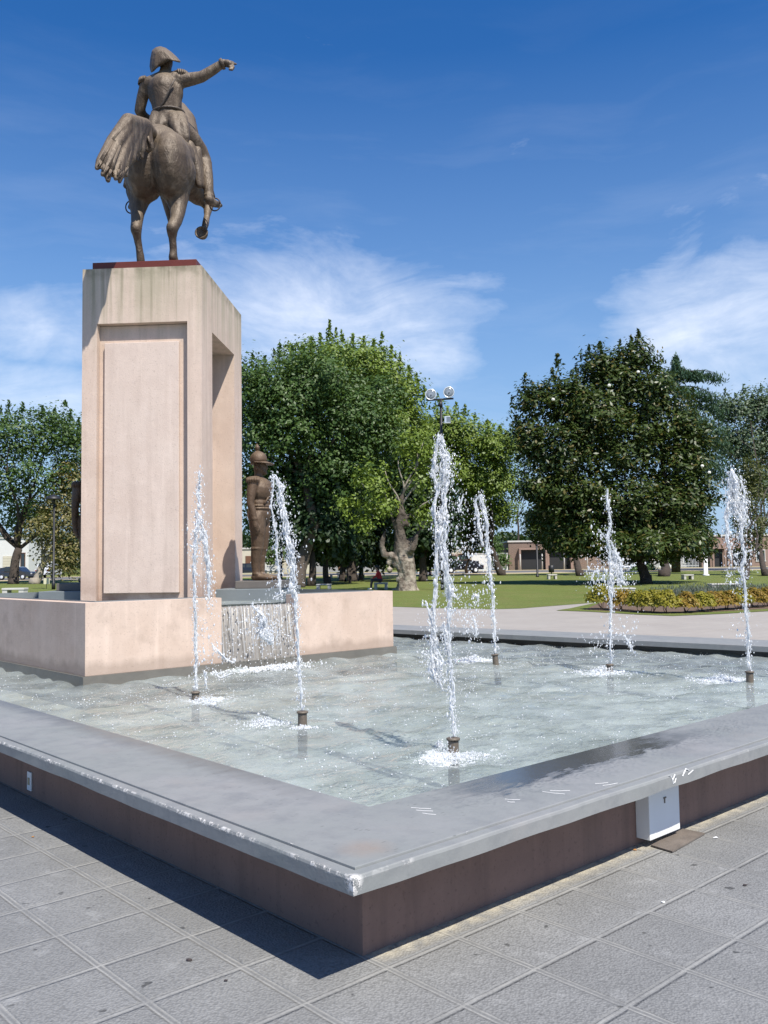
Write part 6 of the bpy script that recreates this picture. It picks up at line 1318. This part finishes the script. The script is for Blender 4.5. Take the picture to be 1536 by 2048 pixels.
for J in JETS:
    b, t = NP[J['n']]; Y = b[1]; k = Y/F
    o = thing('water_jet', (t[0], t[1], t[2]), J['lb'], 'water jet', 'water jets of the fountain')
    mb = MB()
    for i, s in enumerate(J['st']): strand(mb, s, Y, J['n']*17+i)
    mb.build('stream', M['jet'], o, True)
    P, Rr = [], []
    for (x, y, rx, ry, m) in J['dr']:
        m = int(m*1.5)
        for _ in range(m):
            xx, yy = x+rng.normal()*rx*.75, y+rng.normal()*ry*.62
            p = DP(xx, yy, Y+rng.normal()*rx*k*.7)
            if p[2] > ZW: P.append(p); Rr.append(k*min(2.6, max(.45, rng.lognormal(-.3, .5))))
    # fine spray close to the strands
    for s in J['st']:
        for (x, y, r) in spline(s, 3):
            for _ in range(int(1.5+r*0.9)):
                p = DP(x+rng.normal()*(r*0.75+1.2), y+rng.normal()*4, Y+rng.normal()*(r*.7+1)*k)
                if p[2] > ZW: P.append(p); Rr.append(k*max(.4, rng.lognormal(-.45, .5)))
    blobs('droplets', P, Rr, M['jet'], o, stretch=1.7, kind='stuff')
    P, Rr = [], []
    for (x, y, rx, ry, a) in J['sp']:
        c = G(x, y, ZW); kk = c[1]/F; wx = rx*kk; wy = wx*0.8
        for _ in range(int(800*a)):
            q = rng.normal(size=2)*0.48; d = math.hypot(*q); hgt = abs(rng.normal())*max(0.0, .6-d)*ry*kk*1.1
            P.append((c[0]+q[0]*wx, c[1]+q[1]*wy, ZW+0.003+hgt)); Rr.append(kk*max(.45, rng.lognormal(-.25, .5)))
    blobs('splash', P, Rr, M['jet'], o, stretch=0.9, kind='stuff')
# floating bubbles all over the pool
P, Rr = [], []
while len(P) < 5200:
    u, v = rng.uniform(0.25, 9.3), rng.uniform(0.25, 9.8)
    if v > 6.6 and 1.65 < u < 6.6: continue
    dn = 0.16+0.84*max(math.exp(-math.hypot(u-nu_, v-nv_)/1.1) for nu_, nv_ in ((2.13, 4.98), (1.96, 3.0), (2.06, 1.42), (6.31, 4.65), (6.61, 3.17), (6.67, 1.51), (1.9, 2.0), (3.2, 6.3)))
    if mnoise.noise(Vector((u*1.5, v*1.5, 4)))*0.5+0.5 < 0.35 or rng.random() > dn: continue
    p = UV(u, v, ZW+0.004); P.append(p); Rr.append(rng.uniform(0.002, 0.0055)*(1+p[1]*0.05))
blobs('foam_bubbles', P, Rr, M['jet'], None, stretch=0.6, kind='stuff')
# water running down the fluted ramp of the plinth
cw_ = thing('cascade', KU((N0+N1)/2, 0.0, 1.0), 'thin sheet of water breaking into white threads down the ramp of the pink plinth', 'cascade')
mb = MB()
for i in range(24):
    a = N0+(N1-N0)*(i+0.5+rng.uniform(-.3, .3))/24; L = rng.uniform(0.15, 0.7) if i % 3 else rng.uniform(0.8, 1.0); q = []; n_ = 16
    for j in range(int(n_*L)+1):
        f_ = j/n_; z = zt_r+0.012-(zt_r-zb_r-0.02)*f_; y_ = 0.062-0.085*f_-0.022-0.02*math.sin(min(1, f_*6)*math.pi)*.5
        q.append(KU(a+0.012*mnoise.noise(Vector((i*3.1, f_*5, 0))), y_, z))
    if len(q) > 3: mb.tube(q, [0.002+0.0035*abs(mnoise.noise(Vector((i, j*.8, 2)))) for j in range(len(q))], 6, rough=.25)
mb.build('threads', M['jet'], cw_, True, kind='stuff')
P, Rr = [], []
for _ in range(220):
    a = rng.uniform(N0, N1); f_ = rng.random()**0.8; z = zt_r-(zt_r-ZW)*f_; P.append(KU(a, 0.03-0.09*f_-rng.random()*.03, z)); Rr.append(rng.uniform(.004, .011))
for _ in range(900):
    a = rng.normal((N0+N1)/2, (N1-N0)*.30); P.append(KU(a, -0.08-abs(rng.normal())*.16, ZW+0.004+abs(rng.normal())*.015)); Rr.append(rng.uniform(.005, .014))
blobs('droplets', P, Rr, M['jet'], cw_, kind='stuff')
SUN_E, SKY_S, EXPO, SKY_SAT, SKY_VAL = 5.0, 0.112, 0.40, 1.42, 1.0
CLOUD_COL = (7.8, 8.1, 8.8)
CLOUDS = [(640, 610, 460, 170, 1.0, 0.12), (820, 700, 280, 100, 0.85, 0.1), (1490, 650, 370, 230, 1.0, -0.25), (1536, 780, 380, 120, 0.9), (90, 660, 300, 110, 0.85), (60, 790, 320, 110, 0.8), (540, 700, 240, 110, 0.9), (1150, 760, 260, 60, 0.55)]
# ------------------------------------------------------------------ camera, light, world
cam = bpy.data.cameras.new('camera'); cam.sensor_width = 36; cam.lens = F/2048*36; cam.clip_end = 5000; cam.clip_start = 0.05
co = bpy.data.objects.new('camera', cam); COL.objects.link(co)
co.matrix_world = Matrix.Translation((0, 0, H)) @ Matrix.Rotation(R(90)+PITCH, 4, 'X') @ Matrix.Rotation(ROLL, 4, 'Z')
scene.camera = co
EL = R(56.0); sx, sy = 0.556, -0.831
sl = bpy.data.lights.new('sun', 'SUN'); sl.energy = SUN_E; sl.angle = R(0.53); sl.color = (1.0, 0.955, 0.88)
so_ = bpy.data.objects.new('sun', sl); COL.objects.link(so_)
sd = Vector((sx*math.cos(EL), sy*math.cos(EL), math.sin(EL)))
so_.rotation_euler = sd.to_track_quat('Z', 'Y').to_euler(); so_.location = (20, -30, 50)
w = bpy.data.worlds.new('World'); scene.world = w; w.use_nodes = True
T = NT.__new__(NT); T.t = w.node_tree; T.t.nodes.clear(); T.out = T.n('ShaderNodeOutputWorld')
sky = T.n('ShaderNodeTexSky'); sky.sky_type = 'NISHITA'; sky.sun_disc = False; sky.sun_elevation = EL
sky.sun_rotation = math.atan2(sx, sy); sky.air_density = 1.0; sky.dust_density = 0.3; sky.ozone_density = 1.3; sky.altitude = 0
dr = T.n('ShaderNodeTexCoord').outputs['Generated']
s_ = T.n('ShaderNodeSeparateXYZ', i0=dr)
az = T.math('ARCTAN2', s_.outputs[0], s_.outputs[1]); el = T.math('ARCSINE', s_.outputs[2])
p_ = T.n('ShaderNodeCombineXYZ', i0=az, i1=el).outputs[0]
def azel(px, py):
    d = ray(px, py); d = d/np.linalg.norm(d); return math.atan2(d[0], d[1]), math.asin(d[2])
def blob(px, py, rx, ry, amp, rot=0.0):
    a, e = azel(px, py)
    q = T.map(T.n('ShaderNodeVectorMath', operation='SUBTRACT', i0=p_, i1=(a, e, 0)).outputs[0], rot=(0, 0, rot))
    q = T.n('ShaderNodeVectorMath', operation='MULTIPLY', i0=q, i1=(F/rx, F/ry, 0)).outputs[0]
    l = T.n('ShaderNodeVectorMath', operation='LENGTH', i0=q).outputs[1]
    return T.math('MULTIPLY', T.ramp(l, [(0.0, 1.0), (0.45, 0.75), (1.0, 0.0)]), amp)
msk = None
for b in CLOUDS:
    k = blob(*b); msk = k if msk is None else T.math('MAXIMUM', msk, k)
wv = T.n('ShaderNodeVectorMath', operation='ADD', i0=p_, i1=T.n('ShaderNodeVectorMath', operation='SCALE', i0=T.n('ShaderNodeTexNoise', i0=p_, in_Scale=3.0, in_Detail=3).outputs[1], in_Scale=0.10).outputs[0]).outputs[0]
st = T.noise(T.map(wv, rot=(0, 0, R(12)), scale=(5.0, 19.0, 1)), 1.0, 7, 0.62, 0.6)
pf = T.noise(T.map(wv, rot=(0, 0, R(-8)), scale=(8, 15, 1)), 1.0, 6, 0.6, 0.3)
n_ = T.math('ADD', T.math('MULTIPLY', st, 0.55), T.math('MULTIPLY', pf, 0.45))
cl = T.ramp(T.math('ADD', n_, T.math('MULTIPLY', T.math('SUBTRACT', msk, 1.0), 0.36)), [(0.25, 0.0), (0.42, 0.28), (0.72, 0.9)])
thin = T.math('MULTIPLY', T.ramp(T.noise(T.map(wv, rot=(0, 0, R(15)), scale=(3, 16, 1)), 1.0, 6, 0.6), [(0.5, 0.0), (0.8, 1.0)]), T.ramp(el, [(0.0, 0.15), (0.42, 0.06), (0.6, 0.0)]))
cl = T.math('MINIMUM', T.math('ADD', cl, thin), 1.0)
skc = T.n('ShaderNodeHueSaturation', in_Hue=0.510, in_Saturation=SKY_SAT, in_Value=SKY_VAL, in_Color=sky.outputs[0]).outputs[0]
hz = T.ramp(T.math('DIVIDE', el, 0.6), [(0.0, 0.92), (0.10, 0.82), (0.31, 0.52), (0.58, 0.22), (0.9, 0.0)])
skc = T.mix(hz, skc, (2.45, 3.75, 5.7))
mixc = T.mix(cl, skc, CLOUD_COL)
bg = T.n('ShaderNodeBackground', in_Color=mixc, in_Strength=SKY_S)
T.put(T.out.inputs[0], bg.outputs[0])
vs = scene.view_settings; vs.view_transform = 'Standard'; vs.look = 'None'; vs.exposure = EXPO; vs.gamma = 1; vs.use_curve_mapping = False
scene.cycles.max_bounces = 8; scene.cycles.diffuse_bounces = 2; scene.cycles.glossy_bounces = 3; scene.cycles.transparent_max_bounces = 12; scene.cycles.transmission_bounces = 4
scene.cycles.use_denoising = True; scene.cycles.sample_clamp_indirect = 6
